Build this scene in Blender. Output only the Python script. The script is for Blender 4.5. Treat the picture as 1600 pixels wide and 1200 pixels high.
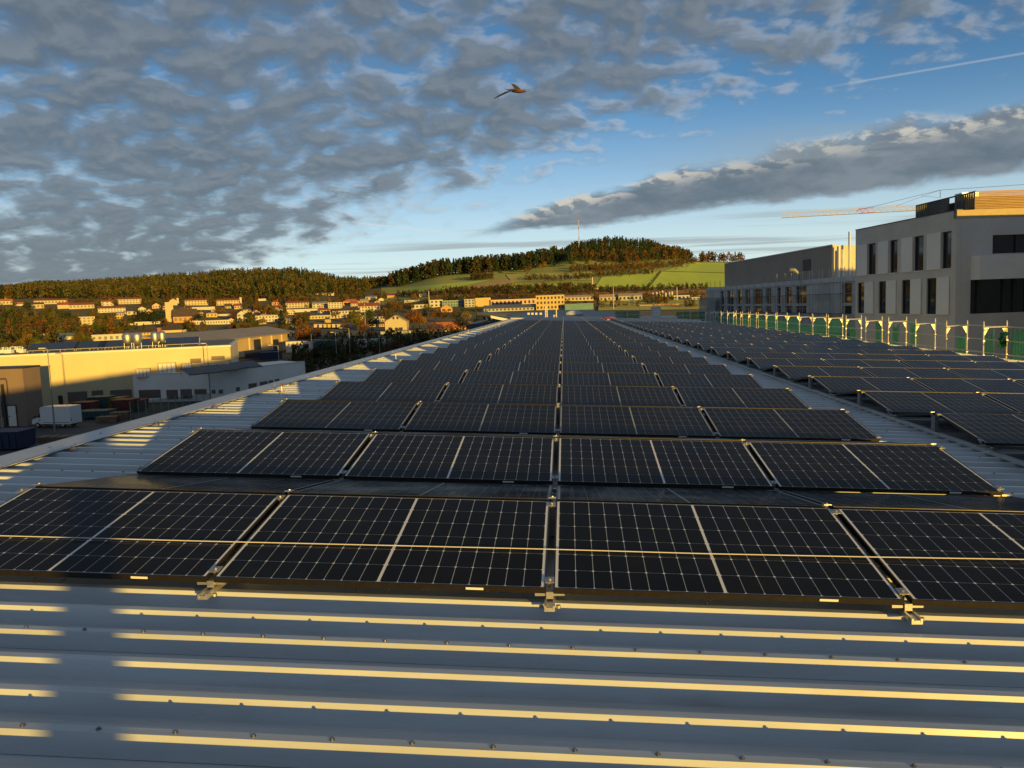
import bpy, bmesh, math, random
import numpy as np
from mathutils import Vector, Matrix

# ------------------------------------------------------------------ scene, camera, sky, sun
for o in list(bpy.data.objects):
    bpy.data.objects.remove(o, do_unlink=True)
S = bpy.context.scene
COL = S.collection
rnd = random.Random(7)

FPX, PITCH, ROLL, YAW = 1246.15, .0975, -.0357, .0686     # focal length in photo pixels (1600 wide), angles
ROOF_Z = 8.96                                              # roof height at x = 0
EYE = 1.588
SLOPE = .0457                                             # roof falls to the right
CAM = np.array([0., 0., ROOF_Z + EYE])
Fv = np.array([-math.sin(YAW)*math.cos(PITCH), math.cos(YAW)*math.cos(PITCH), -math.sin(PITCH)])
_r = np.cross(Fv, [0, 0, 1]); _r /= np.linalg.norm(_r); _u = np.cross(_r, Fv)
Rv = math.cos(ROLL)*_r + math.sin(ROLL)*_u
Uv = -math.sin(ROLL)*_r + math.cos(ROLL)*_u

cam_d = bpy.data.cameras.new('camera'); cam = bpy.data.objects.new('camera', cam_d); COL.objects.link(cam)
m = Matrix.Identity(4)
for i in range(3):
    m[i][0], m[i][1], m[i][2], m[i][3] = Rv[i], Uv[i], -Fv[i], CAM[i]
cam.matrix_world = m
cam_d.sensor_width = 36; cam_d.sensor_fit = 'HORIZONTAL'; cam_d.lens = FPX/1600*36
cam_d.clip_start = .05; cam_d.clip_end = 20000
S.camera = cam

SUN_AZ = math.radians(30.6)      # light travels forward and to the left by this angle
SUN_EL = math.radians(3.15)
sd = bpy.data.lights.new('sun', 'SUN'); sd.energy = 5.0; sd.angle = math.radians(.55); sd.color = (1.0, .61, .10)
sun = bpy.data.objects.new('sun', sd); COL.objects.link(sun)
ldir = Vector((-math.sin(SUN_AZ)*math.cos(SUN_EL), math.cos(SUN_AZ)*math.cos(SUN_EL), -math.sin(SUN_EL)))
sun.rotation_euler = ldir.to_track_quat('-Z', 'Y').to_euler()
sun.location = (30, -60, 40)

S.view_settings.view_transform = 'Standard'; S.view_settings.look = 'None'
S.view_settings.gamma = 1; S.view_settings.exposure = 0.24

# --- small node helper
class NT:
    def __init__(self, tree): self.t = tree; self.n = tree.nodes; self.l = tree.links
    def node(self, typ, **kw):
        n = self.n.new(typ)
        for k, v in kw.items(): setattr(n, k, v)
        return n
    def put(self, sock, v):
        if hasattr(v, 'links') or isinstance(v, bpy.types.NodeSocket): self.l.new(v, sock)
        else: sock.default_value = v
    def math(self, op, a, b=0., c=None, clamp=False):
        n = self.node('ShaderNodeMath', operation=op); n.use_clamp = clamp
        self.put(n.inputs[0], a); self.put(n.inputs[1], b)
        if c is not None: self.put(n.inputs[2], c)
        return n.outputs[0]
    def step(self, v, lo, hi, a=0., b=1.):
        n = self.node('ShaderNodeMapRange', interpolation_type='SMOOTHSTEP')
        self.put(n.inputs[0], v); n.inputs[1].default_value = lo; n.inputs[2].default_value = hi
        n.inputs[3].default_value = a; n.inputs[4].default_value = b
        return n.outputs[0]
    def mix(self, fac, a, b, mode='MIX'):
        n = self.node('ShaderNodeMix', data_type='RGBA', blend_type=mode)
        self.put(n.inputs[0], fac)
        for s, v in ((n.inputs[6], a), (n.inputs[7], b)):
            if isinstance(v, tuple): s.default_value = (v + (1,))[:4]
            else: self.l.new(v, s)
        return n.outputs[2]
    def noise(self, vec, scale, detail=4, rough=.5, dist=0., col=False):
        n = self.node('ShaderNodeTexNoise'); n.inputs['Scale'].default_value = scale
        n.inputs['Detail'].default_value = detail; n.inputs['Roughness'].default_value = rough
        n.inputs['Distortion'].default_value = dist
        if vec is not None: self.l.new(vec, n.inputs['Vector'])
        return n.outputs['Color' if col else 'Fac']
    def xyz(self, x, y, z=0.):
        n = self.node('ShaderNodeCombineXYZ')
        for i, v in enumerate((x, y, z)): self.put(n.inputs[i], v)
        return n.outputs[0]
    def sep(self, v):
        n = self.node('ShaderNodeSeparateXYZ'); self.l.new(v, n.inputs[0]); return n.outputs

# --- sky: Nishita with a deck of cloud, its edge straight in plan, and a second bank beyond it
W = bpy.data.worlds.new('World'); S.world = W; W.use_nodes = True
T = NT(W.node_tree); T.n.clear()
sky = T.node('ShaderNodeTexSky', sky_type='NISHITA'); sky.sun_disc = False
sky.sun_elevation = SUN_EL; sky.sun_rotation = math.pi - SUN_AZ
sky.air_density = .5; sky.dust_density = .03; sky.ozone_density = 1.8; sky.altitude = 300
SKY_STRENGTH = .14
tc = T.node('ShaderNodeTexCoord').outputs['Generated']
dx, dy, dz = T.sep(tc)
zc = T.math('MAXIMUM', dz, .012)
u = T.math('DIVIDE', dx, zc); v = T.math('DIVIDE', dy, zc)
P2 = T.xyz(u, v, 0.)
CL_DARK = (.56, .75, .95); CL_MID = (1.28, 1.48, 1.68); CL_LIT = (4.6, 4.4, 4.1)
VEIL, VEIL_COL, STREAK = .88, (4.6, 5.2, 4.9), (2.0, 2.3, 2.4)
sub, mul, add, mx_ = (lambda a, b: T.math('SUBTRACT', a, b)), (lambda a, b: T.math('MULTIPLY', a, b)), (lambda a, b: T.math('ADD', a, b)), (lambda a, b: T.math('MAXIMUM', a, b))
def k(c, s=1.): return tuple(x*s for x in c)
far = T.step(v, 4.5, 13.)                                    # detail melts together towards the horizon
def shifted(vec, du, dv):
    n = T.node('ShaderNodeVectorMath', operation='ADD'); T.l.new(vec, n.inputs[0]); n.inputs[1].default_value = (du, dv, 0); return n.outputs[0]
wv_ = T.node('ShaderNodeVectorMath', operation='MULTIPLY_ADD')   # slightly stirred coordinates
zq = T.math('ADD', T.math('MAXIMUM', dz, 0.), .30)                # layer has thickness: clumps keep their height low in the sky
PN = T.xyz(T.math('DIVIDE', dx, zq), T.math('DIVIDE', dy, zq), 0.)
T.l.new(T.noise(PN, 3.5, 3, .5, 0., True), wv_.inputs[0]); wv_.inputs[1].default_value = (.12, .12, 0); T.l.new(PN, wv_.inputs[2])
PW_ = wv_.outputs[0]
big = T.noise(PW_, 1.9, 4, .5)
mid_ = T.noise(PW_, 11., 6, .5)
mid_s = T.noise(shifted(PW_, .012, -.021), 11., 6, .5)
fine = T.noise(PW_, 24., 4, .55)
s_ = add(v, mul(u, 1.75))
s_w = add(add(s_, mul(sub(v, 5.), .12)), mul(sub(big, .5), 3.0))
# high broken deck
cover = T.step(s_w, 2.8, 9.4, .24, -.28)
body = add(mul(mid_, .90), add(mul(big, .60), mul(fine, .19)))
dens = add(add(body, cover), mul(far, .10))
deck = mul(T.step(dens, .77, 1.17), T.step(s_, 6.6, 9.0, 1., .45))
lit = T.step(sub(mid_, mid_s), -.09, .11)
tex = T.step(add(mul(mid_, .65), mul(fine, .35)), .28, .72)
tex = T.math('MULTIPLY_ADD', sub(tex, .5), T.step(far, 0., 1., 1., .35), .5)
lit = T.math('MULTIPLY_ADD', sub(lit, .5), T.step(far, 0., 1., .85, .30), .5)
dcol = T.mix(add(mul(tex, .55), mul(lit, .45)), CL_DARK, CL_MID)
thin = mul(T.step(dens, .80, .90), T.step(dens, .90, 1.10, 1., 0.))
dcol = T.mix(mul(thin, mul(lit, .75)), dcol, CL_LIT)
base = T.mix(1., sky.outputs[0], (.95, 1.2, 1.2), 'MULTIPLY')
# thin high veil, thicker along the low line of sight
veil = T.math('POWER', T.step(dz, .0, .32, 1., 0.), 2.0)
base = T.mix(mul(veil, VEIL), base, VEIL_COL)
c1 = T.mix(mul(deck, .92), base, dcol)
# second bank of cloud beyond the deck
s2 = add(v, mul(u, 2.0))
bn1 = T.noise(PW_, 3.2, 6, .58); bn2 = T.noise(PW_, 9., 6, .6); bn2s = T.noise(shifted(PW_, .01, -.03), 9., 6, .6)
bnn = add(mul(sub(bn1, .5), 1.5), mul(sub(bn2, .5), .9))
top_ = add(8.05, mul(mx_(sub(u, .9), 0.), 1.0)); bot_ = add(10.9, mul(u, 1.1))
q_in = sub(s2, top_); q_out = sub(bot_, s2)
bd_ = T.math('MINIMUM', mul(q_in, 1.0), mul(q_out, .75))
bd_ = add(bd_, mul(bnn, 1.5))
bank = mul(T.step(bd_, -.25, .55), T.step(u, -1.6, -.3))
blit = mul(T.step(q_in, .1, 1.5, 1., 0.), T.step(sub(bn2, bn2s), -.05, .09))
bcol = T.mix(T.step(add(mul(bn2, .5), mul(bn1, .5)), .35, .65), k(CL_DARK, 1.25), k(CL_MID, 1.02))
bcol = T.mix(mul(blit, .85), bcol, k((4.2, 3.9, 3.3)))
c2 = T.mix(mul(bank, .93), c1, bcol)
# thin streaks low on the horizon
strk = T.noise(T.xyz(mul(u, .10), mul(v, .32), 8.), 1.5, 5, .55)
strk = mul(mul(T.step(strk, .50, .66), T.step(dz, .012, .045)), T.step(s_, 5.5, 10., 0., .7))
c3 = T.mix(strk, c2, STREAK)
def trail(src, c0, a, w, u0, u1, strength):
    d = T.math('ABSOLUTE', sub(sub(v, mul(u, a)), c0))
    mk = mul(T.step(d, 0., w, strength, 0.), mul(T.step(u, u0, u0+.35), T.step(u, u1-.1, u1, 1., 0.)))
    return T.mix(mk, src, CL_LIT)
c4 = trail(c3, 4.82, -.57, .04, 1.2, 3.2, .26)
c4 = trail(c4, 13.7, 2.0, .22, -2.5, -1.4, .45)
bg = T.node('ShaderNodeBackground'); T.l.new(c4, bg.inputs[0]); bg.inputs[1].default_value = SKY_STRENGTH
wo = T.node('ShaderNodeOutputWorld'); T.l.new(bg.outputs[0], wo.inputs[0])

# ------------------------------------------------------------------ helpers
def ray(px, py): return Fv + (px-800)/FPX*Rv + (600-py)/FPX*Uv
def at(px, py, Y): d = ray(px, py); return CAM + d*(Y/d[1])
def gz(px, py, z=0.): d = ray(px, py); return CAM + d*((z-CAM[2])/d[2])
def hy(px): return 600 + FPX*(Fv[2]+(px-800)/FPX*Rv[2])/Uv[2]       # horizon row at a column
def roofz(x): return ROOF_Z - SLOPE*x

MAT = {}
def mat(name, col, rough=.6, metal=0., spec=.5, var=0., vscale=3., bump=0., bscale=40., coat=0., rvar=0., streak=None, alpha=None, sheen=0.):
    if name in MAT: return MAT[name]
    M = bpy.data.materials.new(name); M.use_nodes = True; t = NT(M.node_tree)
    b = t.n['Principled BSDF']; b.inputs['Roughness'].default_value = rough; b.inputs['Metallic'].default_value = metal
    b.inputs['Specular IOR Level'].default_value = spec; b.inputs['Coat Weight'].default_value = coat
    c = (col[0], col[1], col[2], 1); b.inputs['Base Color'].default_value = c
    oc = t.node('ShaderNodeTexCoord').outputs['Object']
    if var:
        vec = oc
        if streak:
            mp = t.node('ShaderNodeMapping'); mp.inputs['Scale'].default_value = streak; t.l.new(oc, mp.inputs[0]); vec = mp.outputs[0]
        n = t.noise(vec, vscale, 6, .62)
        lo = tuple(x*(1-var) for x in col); hi = tuple(min(1, x*(1+var)) for x in col)
        out = t.mix(t.step(n, .3, .7), lo, hi)
        if rvar:
            oi = t.node('ShaderNodeObjectInfo').outputs['Random']
            hs = t.node('ShaderNodeHueSaturation'); t.l.new(out, hs.inputs['Color'])
            t.l.new(t.step(oi, 0, 1, 1-rvar, 1+rvar), hs.inputs['Value']); out = hs.outputs[0]
        t.l.new(out, b.inputs['Base Color'])
    if bump:
        bn = t.node('ShaderNodeBump'); bn.inputs['Strength'].default_value = bump
        t.l.new(t.noise(oc, bscale, 4, .6), bn.inputs['Height']); t.l.new(bn.outputs[0], b.inputs['Normal'])
    if sheen:
        b.inputs['Sheen Weight'].default_value = sheen; b.inputs['Sheen Roughness'].default_value = .6; b.inputs['Sheen Tint'].default_value = (min(1, col[0]*5), min(1, col[1]*5), min(1, col[2]*5), 1)
    if alpha is not None: b.inputs['Alpha'].default_value = alpha
    MAT[name] = M; return M

class MB:
    def __init__(self): self.v = []; self.f = []
    def poly(self, *pts):
        i = len(self.v); self.v += [tuple(map(float, p)) for p in pts]; self.f.append(tuple(range(i, i+len(pts)))); return self
    def hexa(self, p):       # 8 points: bottom 0-3 counter-clockwise, top 4-7
        i = len(self.v); self.v += [tuple(map(float, q)) for q in p]
        for a in ((3, 2, 1, 0), (4, 5, 6, 7), (0, 1, 5, 4), (1, 2, 6, 5), (2, 3, 7, 6), (3, 0, 4, 7)): self.f.append(tuple(i+x for x in a))
        return self
    def box(self, x0, x1, y0, y1, z0, z1):
        return self.hexa([(x0, y0, z0), (x1, y0, z0), (x1, y1, z0), (x0, y1, z0), (x0, y0, z1), (x1, y0, z1), (x1, y1, z1), (x0, y1, z1)])
    def tube(self, a, b, r, n=8, r2=None):
        a = np.array(a, float); b = np.array(b, float); d = b-a; L = np.linalg.norm(d)
        if L < 1e-9: return self
        d /= L; h = np.array([0, 0, 1.]) if abs(d[2]) < .9 else np.array([1., 0, 0])
        x = np.cross(d, h); x /= np.linalg.norm(x); y = np.cross(d, x); i = len(self.v); r2 = r if r2 is None else r2
        for p, rr in ((a, r), (b, r2)):
            for k_ in range(n):
                t = 2*math.pi*k_/n; self.v.append(tuple(p+rr*(math.cos(t)*x+math.sin(t)*y)))
        for k_ in range(n):
            j = (k_+1) % n; self.f.append((i+k_, i+n+k_, i+n+j, i+j))
        self.f.append(tuple(i+k_ for k_ in range(n))); self.f.append(tuple(i+n+n-1-k_ for k_ in range(n)))
        return self
    def lathe(self, prof, c=(0, 0), n=20):
        i = len(self.v)
        for r, z in prof:
            for k_ in range(n):
                t = 2*math.pi*k_/n; self.v.append((c[0]+r*math.cos(t), c[1]+r*math.sin(t), z))
        for a in range(len(prof)-1):
            for k_ in range(n):
                j = (k_+1) % n; self.f.append((i+a*n+k_, i+a*n+j, i+(a+1)*n+j, i+(a+1)*n+k_))
        self.f.append(tuple(i+n-1-k_ for k_ in range(n))); e = i+(len(prof)-1)*n; self.f.append(tuple(e+k_ for k_ in range(n)))
        return self
    def mesh(self, name, material, smooth=False):
        me = bpy.data.meshes.new(name); me.from_pydata(self.v, [], self.f); me.update()
        if material: me.materials.append(material)
        if smooth: me.shade_smooth()
        return me
    def build(self, name, material, parent=None, smooth=False, off=None):
        if off is not None:
            o_ = np.array(off, float); self.v = [tuple(np.array(p)-o_) for p in self.v]
        return link(name, self.mesh(name, material, smooth), parent)

def link(name, data, parent=None):
    o = bpy.data.objects.new(name, data); COL.objects.link(o)
    if parent is not None: o.parent = parent
    return o
def tag(o, label=None, cat=None, group=None, kind=None):
    if label: o['label'] = label
    if cat: o['category'] = cat
    if group: o['group'] = group
    if kind: o['kind'] = kind
    return o
def empty(name, loc=(0, 0, 0), rz=0.):
    o = link(name, None); o.location = tuple(map(float, loc)); o.rotation_euler = (0, 0, rz); o.empty_display_size = .2; return o
_ones = ['', 'first', 'second', 'third', 'fourth', 'fifth', 'sixth', 'seventh', 'eighth', 'ninth', 'tenth', 'eleventh', 'twelfth', 'thirteenth', 'fourteenth', 'fifteenth', 'sixteenth', 'seventeenth', 'eighteenth', 'nineteenth']
_tens = {20: ('twentieth', 'twenty'), 30: ('thirtieth', 'thirty'), 40: ('fortieth', 'forty'), 50: ('fiftieth', 'fifty'), 60: ('sixtieth', 'sixty')}
def ordw(n):
    if n < 20: return _ones[n]
    a, b = _tens[n//10*10]
    return a if n % 10 == 0 else b+'-'+_ones[n % 10]

# ------------------------------------------------------------------ terrain
# per image column: ground profile, distance against height above eye level in photo pixels
TER = {
 -1500: [(1000, 10), (1400, 30), (1800, 40), (2600, 36)],
 -300: [(450, -29), (600, -14), (800, 8), (1000, 28), (1300, 42), (1700, 44), (2600, 38)],
 0:   [(450, -29), (600, -14), (750, 4), (900, 24), (1100, 38), (1400, 43), (1700, 41), (2600, 36)],
 60:  [(450, -29), (600, -14), (750, 3), (900, 22), (1100, 36), (1500, 50), (1800, 50), (2600, 44)],
 150: [(450, -29), (600, -14), (750, 2), (900, 20), (1050, 29), (1400, 43), (1800, 53), (2600, 46)],
 250: [(450, -29), (600, -13), (750, 1), (900, 17), (1050, 27), (1400, 43), (1800, 57), (2600, 49)],
 380: [(450, -29), (600, -17), (800, 0), (1000, 20), (1300, 38), (1800, 62), (2600, 52)],
 450: [(450, -29), (600, -17), (800, 0), (1000, 19), (1300, 36), (1800, 60), (2600, 50)],
 560: [(450, -29), (600, -18), (750, -5), (950, 12), (1150, 22), (1500, 33), (1800, 41), (2600, 39)],
 610: [(450, -29), (600, -19), (750, -5), (900, 12), (1150, 26), (1500, 38), (1800, 40), (2600, 37)],
 700: [(450, -29), (600, -18), (740, -3), (850, 15), (1000, 29), (1200, 42), (1350, 50), (1500, 55), (1900, 50), (2600, 40)],
 800: [(450, -29), (600, -18), (740, -2), (850, 15), (1000, 30), (1200, 45), (1350, 54), (1500, 58), (1900, 53), (2600, 42)],
 860: [(450, -29), (600, -18), (740, -2), (850, 15), (1000, 31), (1200, 48), (1350, 59), (1500, 66), (1700, 66), (2600, 46)],
 900: [(450, -29), (600, -18), (740, -3), (850, 14), (1000, 30), (1200, 49), (1350, 62), (1500, 75), (1650, 84), (2000, 80), (2600, 55)],
 950: [(450, -29), (600, -18), (740, -4), (850, 12), (1000, 28), (1200, 47), (1400, 62), (1550, 79), (1680, 90), (2000, 85), (2600, 58)],
 1000: [(450, -29), (600, -18), (740, -4), (850, 11), (1000, 26), (1200, 45), (1400, 60), (1550, 76), (1680, 86), (2000, 80), (2600, 55)],
 1050: [(450, -29), (600, -18), (740, -4), (850, 10), (1000, 25), (1200, 43), (1400, 57), (1550, 67), (1700, 72), (2600, 50)],
 1100: [(450, -29), (600, -18), (740, -4), (850, 10), (1000, 25), (1200, 42), (1400, 54), (1600, 59), (2600, 46)],
 1150: [(450, -29), (600, -18), (740, -4), (850, 10), (1000, 25), (1200, 42), (1400, 53), (1600, 57), (2600, 45)],
 1700: [(450, -29), (600, -18), (800, 0), (1000, 15), (1400, 35), (1700, 42), (2600, 38)],
 3200: [(1000, 0), (1500, 20), (2600, 30)],
}
_cols = sorted(TER)
_prof = {}
for c_, pr in TER.items():
    ys = [30, 60, 120, 200, 300, 380]
    full = [(y_, -FPX*CAM[2]/y_) for y_ in ys] + [(float(a), float(b)) for a, b in pr]
    full += [(6000., full[-1][1]*.6), (12000., full[-1][1]*.25)]
    _prof[c_] = (np.array([a for a, b in full]), np.array([a*b for a, b in full]))    # distance, distance*pixels (linear in height)
def ter_e(px, Y):
    px = min(max(px, _cols[0]), _cols[-1])
    for a, b in zip(_cols[:-1], _cols[1:]):
        if px <= b: break
    w = (px-a)/(b-a); w = w*w*(3-2*w)
    ea = np.interp(Y, *_prof[a]); eb = np.interp(Y, *_prof[b])
    return ((1-w)*ea+w*eb)/Y
def ter(px, Y, dz=0.):
    p = at(px, hy(px)-ter_e(px, Y), Y); p[2] += dz; return p
def tY(px, py, lo=150., hi=1900.):
    ys = np.geomspace(lo, hi, 160)
    for a, b in zip(ys[:-1], ys[1:]):
        if hy(px)-ter_e(px, b) <= py:
            for _ in range(20):
                m_ = (a+b)/2
                if hy(px)-ter_e(px, m_) <= py: b = m_
                else: a = m_
            return b
    return hi

G_GRASS = mat('meadow_grass', (.105, .12, .03), .95, sheen=.22, var=.35, vscale=.02, bump=.2, bscale=1.5)
G_TOWN = mat('town_ground', (.055, .048, .022), .95, sheen=.12, var=.5, vscale=.03, bump=.2, bscale=1.0)
G_ASPH = mat('asphalt', (.055, .055, .058), .9, var=.3, vscale=.25, bump=.2, bscale=8)
pxs = sorted(set(list(range(-1500, -300, 150)) + list(range(-300, 1701, 16)) + list(range(1700, 3201, 150))))
Ys = list(np.geomspace(30, 12000, 90))
mb = MB(); grid = {}
for i, px in enumerate(pxs):
    for j, Y in enumerate(Ys):
        grid[i, j] = len(mb.v); mb.v.append(tuple(ter(px, Y)))
for i in range(len(pxs)-1):
    for j in range(len(Ys)-1):
        mb.f.append((grid[i, j], grid[i+1, j], grid[i+1, j+1], grid[i, j+1]))
ter_o = mb.build('terrain', G_TOWN, smooth=True)
ter_o.data.materials.append(G_GRASS)
fi = 0
sl = []
for i in range(len(pxs)-1):
    for j in range(len(Ys)-1):
        sl.append(1 if (Ys[j] > 830 and pxs[i] > 590) else 0)
ter_o.data.polygons.foreach_set('material_index', sl)
tag(ter_o, 'valley floor and hillsides rising behind the town', 'terrain', kind='structure')
g = MB().box(-400, 400, -300, 160, -.6, -.03)
tag(g.build('ground', G_ASPH), 'dark yard ground around the halls below the roof', 'ground', kind='structure')

def field(name, label, pts, material, n=14, dz=.5):
    # pts: photo outline (4 corners) laid on the hillside
    (ax, ay), (bx, by), (cx, cy), (dx_, dy_) = pts
    mb = MB()
    for i in range(n+1):
        for j in range(n+1):
            a, b = i/n, j/n
            X = (1-a)*((1-b)*ax+b*dx_)+a*((1-b)*bx+b*cx); Yp = (1-a)*((1-b)*ay+b*dy_)+a*((1-b)*by+b*cy)
            mb.v.append(tuple(ter(X, tY(X, Yp, 600), dz)))
    for i in range(n):
        for j in range(n):
            q = i*(n+1)+j; mb.f.append((q, q+n+1, q+n+2, q+1))
    o = mb.build(name, material, smooth=True); tag(o, label, 'field', kind='structure'); return o
F_BRIGHT = mat('crop_green', (.15, .21, .03), .95, sheen=.25, var=.22, vscale=.05, streak=(1, .15, 1))
F_DEEP = mat('crop_deep', (.13, .18, .035), .95, sheen=.25, var=.22, vscale=.05, streak=(1, .15, 1))
F_PLOUGH = mat('ploughed_soil', (.27, .15, .07), .95, sheen=.12, var=.3, vscale=.08, streak=(.2, 1, 1))
F_STUB = mat('stubble', (.15, .15, .04), .95, sheen=.22, var=.3, vscale=.05)
F_RUST = mat('rust_heath', (.17, .085, .03), .95, sheen=.12, var=.5, vscale=.06)
field('ploughed_field', 'brown ploughed strip between green meadows below the wooded ridge', [(700, 456), (726, 459), (806, 441), (790, 436)], F_PLOUGH)
field('meadow', 'green meadow left of the brown ploughed strip', [(612, 459), (690, 455), (770, 437), (640, 449)], F_DEEP)
field('meadow', 'bright green crop field with a dark hedge line on its right edge', [(930, 449), (1012, 449), (1028, 425), (940, 434)], F_BRIGHT)
field('meadow', 'large bright green field beside the brown clad building', [(1014, 450), (1150, 449), (1150, 428), (1034, 425)], F_BRIGHT)
field('meadow', 'upper green slope under the small orange trees right of the wooded hilltop', [(1037, 424), (1150, 427), (1150, 411), (1075, 410)], F_DEEP)
field('meadow', 'olive green pasture below the left end of the wooded hilltop', [(800, 441), (925, 438), (925, 425), (790, 429)], F_STUB)
field('meadow', 'green strip in front of the dark hedge, centre of the hillside', [(745, 459), (930, 456), (925, 444), (800, 444)], F_DEEP)
field('heath', 'rusty brown scrub strip along the foot of the green hill', [(760, 462), (1110, 460), (1110, 452), (760, 458)], F_RUST)

# ------------------------------------------------------------------ the hall we stand on: ribbed sheet roof
X_L, X_R, Y_B, Y_E = -5.38, 13.35, -24.0, 79.5
PITCH_R, RIB_H = .2728, .077
M_SHEET = mat('coated_sheet', (.52, .56, .60), .27, spec=.5, var=.16, rvar=.035, vscale=2.2, streak=(.15, 3, 1), bump=.015, bscale=3)
t = NT(M_SHEET.node_tree); b = t.n['Principled BSDF']; wc = t.node('ShaderNodeNewGeometry').outputs['Position']
mp = t.node('ShaderNodeMapping'); mp.inputs['Scale'].default_value = (.35, 5., 1.); t.l.new(wc, mp.inputs[0])
n1 = t.noise(mp.outputs[0], 1.6, 6, .65); n2 = t.noise(wc, 1.1, 6, .6); n3 = t.noise(wc, 34., 4, .6)
src = b.inputs['Base Color'].links[0].from_socket
d_ = t.math('MULTIPLY', t.step(n1, .48, .74), t.step(n2, .35, .7, .15, .55))
d_ = t.math('MAXIMUM', d_, t.math('MULTIPLY', t.step(n3, .70, .76), .35))
t.l.new(t.mix(d_, src, (.26, .26, .25)), b.inputs['Base Color']); t.l.new(t.step(n1, .3, .75, .20, .42), b.inputs['Roughness'])
M_FLASH = mat('flashing', (.55, .57, .60), .4, var=.07, vscale=1.5)
M_WALLG = mat('hall_wall', (.42, .43, .44), .5, var=.05)
M_STEEL = mat('galvanised', (.55, .56, .57), .38, metal=.85, var=.12, vscale=30)
M_DARKSCREW = mat('screw_head', (.25, .25, .26), .35, metal=.9)
hall = empty('solar_hall', (0, 0, 0))
tag(hall, 'long hall with ribbed pale metal roof carrying the solar arrays', 'building')
mb = MB()
mb.box(X_L+.12, X_R-.12, Y_B+.1, Y_E-.1, 0, roofz(X_R)-.30)
mb.build('wall', M_WALLG, hall)
mb = MB(); w1 = roofz(X_L)-.12; w2 = roofz(X_R)-.12      # deck under the sheets
mb.hexa([(X_L+.06, Y_B, w1-.2), (X_R-.06, Y_B, w2-.2), (X_R-.06, Y_E-.02, w2-.2), (X_L+.06, Y_E-.02, w1-.2), (X_L+.06, Y_B, w1), (X_R-.06, Y_B, w2), (X_R-.06, Y_E-.02, w2), (X_L+.06, Y_E-.02, w1)])
mb.build('roof_deck', M_WALLG, hall)
# one sheet = three ribs, runs the whole width; ribs run left to right
RIB0 = 2.528                 # a rib face starts here (measured)
sheet = MB(); prof = []
for k_ in range(3):
    b0 = k_*PITCH_R
    prof += [(b0, 0), (b0+.030, RIB_H), (b0+.072, RIB_H), (b0+.100, 0), (b0+.150, .0), (b0+.156, .003), (b0+.176, .003), (b0+.182, .0)]
prof.append((3*PITCH_R+.004, -.002))
for yy, zz in prof:
    for xx in (X_L, X_R): sheet.v.append((xx, yy, zz-SLOPE*xx))
for i in range(len(prof)-1): sheet.f.append((2*i, 2*i+1, 2*i+3, 2*i+2))
sheet_me = sheet.mesh('roof_sheet', M_SHEET)
screw = MB()
xs_ = np.arange(X_L+.35, X_R-.1, .279)
for xx in xs_:
    z = RIB_H-SLOPE*xx
    screw.lathe([(.010, z+.0), (.010, z+.003), (.006, z+.0032), (.006, z+.008), (.0035, z+.010)], (xx, .051), 8)
screw_me = screw.mesh('sheet_screws', M_DARKSCREW)
SH = 3*PITCH_R
n0 = int((RIB0-Y_B)/SH); n1 = int((Y_E-RIB0)/SH)
for q in range(-n0, n1):
    o = link('roof_sheet', sheet_me, hall); o.location = (0, RIB0+q*SH, ROOF_Z)
    o.location.z += rnd.uniform(-.0006, .0006)
    if -2 <= q <= 22:
        sc = link('sheet_screws', screw_me, o); sc['kind'] = 'stuff'
# flashing along the left edge, far edge and right edge
mb = MB(); zL = roofz(X_L)
mb.hexa([(X_L-.04, Y_B, zL-.5), (X_L+.0, Y_B, zL-.5), (X_L+.0, Y_E, zL-.5), (X_L-.04, Y_E, zL-.5), (X_L-.04, Y_B, zL+.090), (X_L, Y_B, zL+.092), (X_L, Y_E, zL+.092), (X_L-.04, Y_E, zL+.090)])
mb.hexa([(X_L+.0, Y_B, zL+.080), (X_L+.33, Y_B, zL+.066), (X_L+.33, Y_E, zL+.066), (X_L+.0, Y_E, zL+.080), (X_L, Y_B, zL+.094), (X_L+.33, Y_B, zL+.079), (X_L+.33, Y_E, zL+.079), (X_L, Y_E, zL+.094)])
mb.build('edge_flashing', M_FLASH, hall)
mb = MB(); zR = roofz(X_R)
mb.box(X_R-.02, X_R+.1, Y_B, Y_E, zR-.45, zR+.02)
mb.build('gutter', M_FLASH, hall)
mb = MB()
for x0, x1 in ((X_L, X_R),):
    za, zb = roofz(x0), roofz(x1)
    mb.hexa([(x0, Y_E-.05, za-.5), (x1, Y_E-.05, zb-.5), (x1, Y_E+.22, zb-.5), (x0, Y_E+.22, za-.5), (x0, Y_E-.05, za+.17), (x1, Y_E-.05, zb+.17), (x1, Y_E+.22, zb+.19), (x0, Y_E+.22, za+.19)])
mb.build('end_parapet', M_FLASH, hall)
# screws on the flashing
mb = MB()
for yy in np.arange(4, 40, .9):
    z = zL+.085; mb.lathe([(.012, z), (.012, z+.004), (.006, z+.012)], (X_L+.17, yy), 8)
tag(mb.build('flashing_screws', M_DARKSCREW, hall), kind='stuff')

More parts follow.
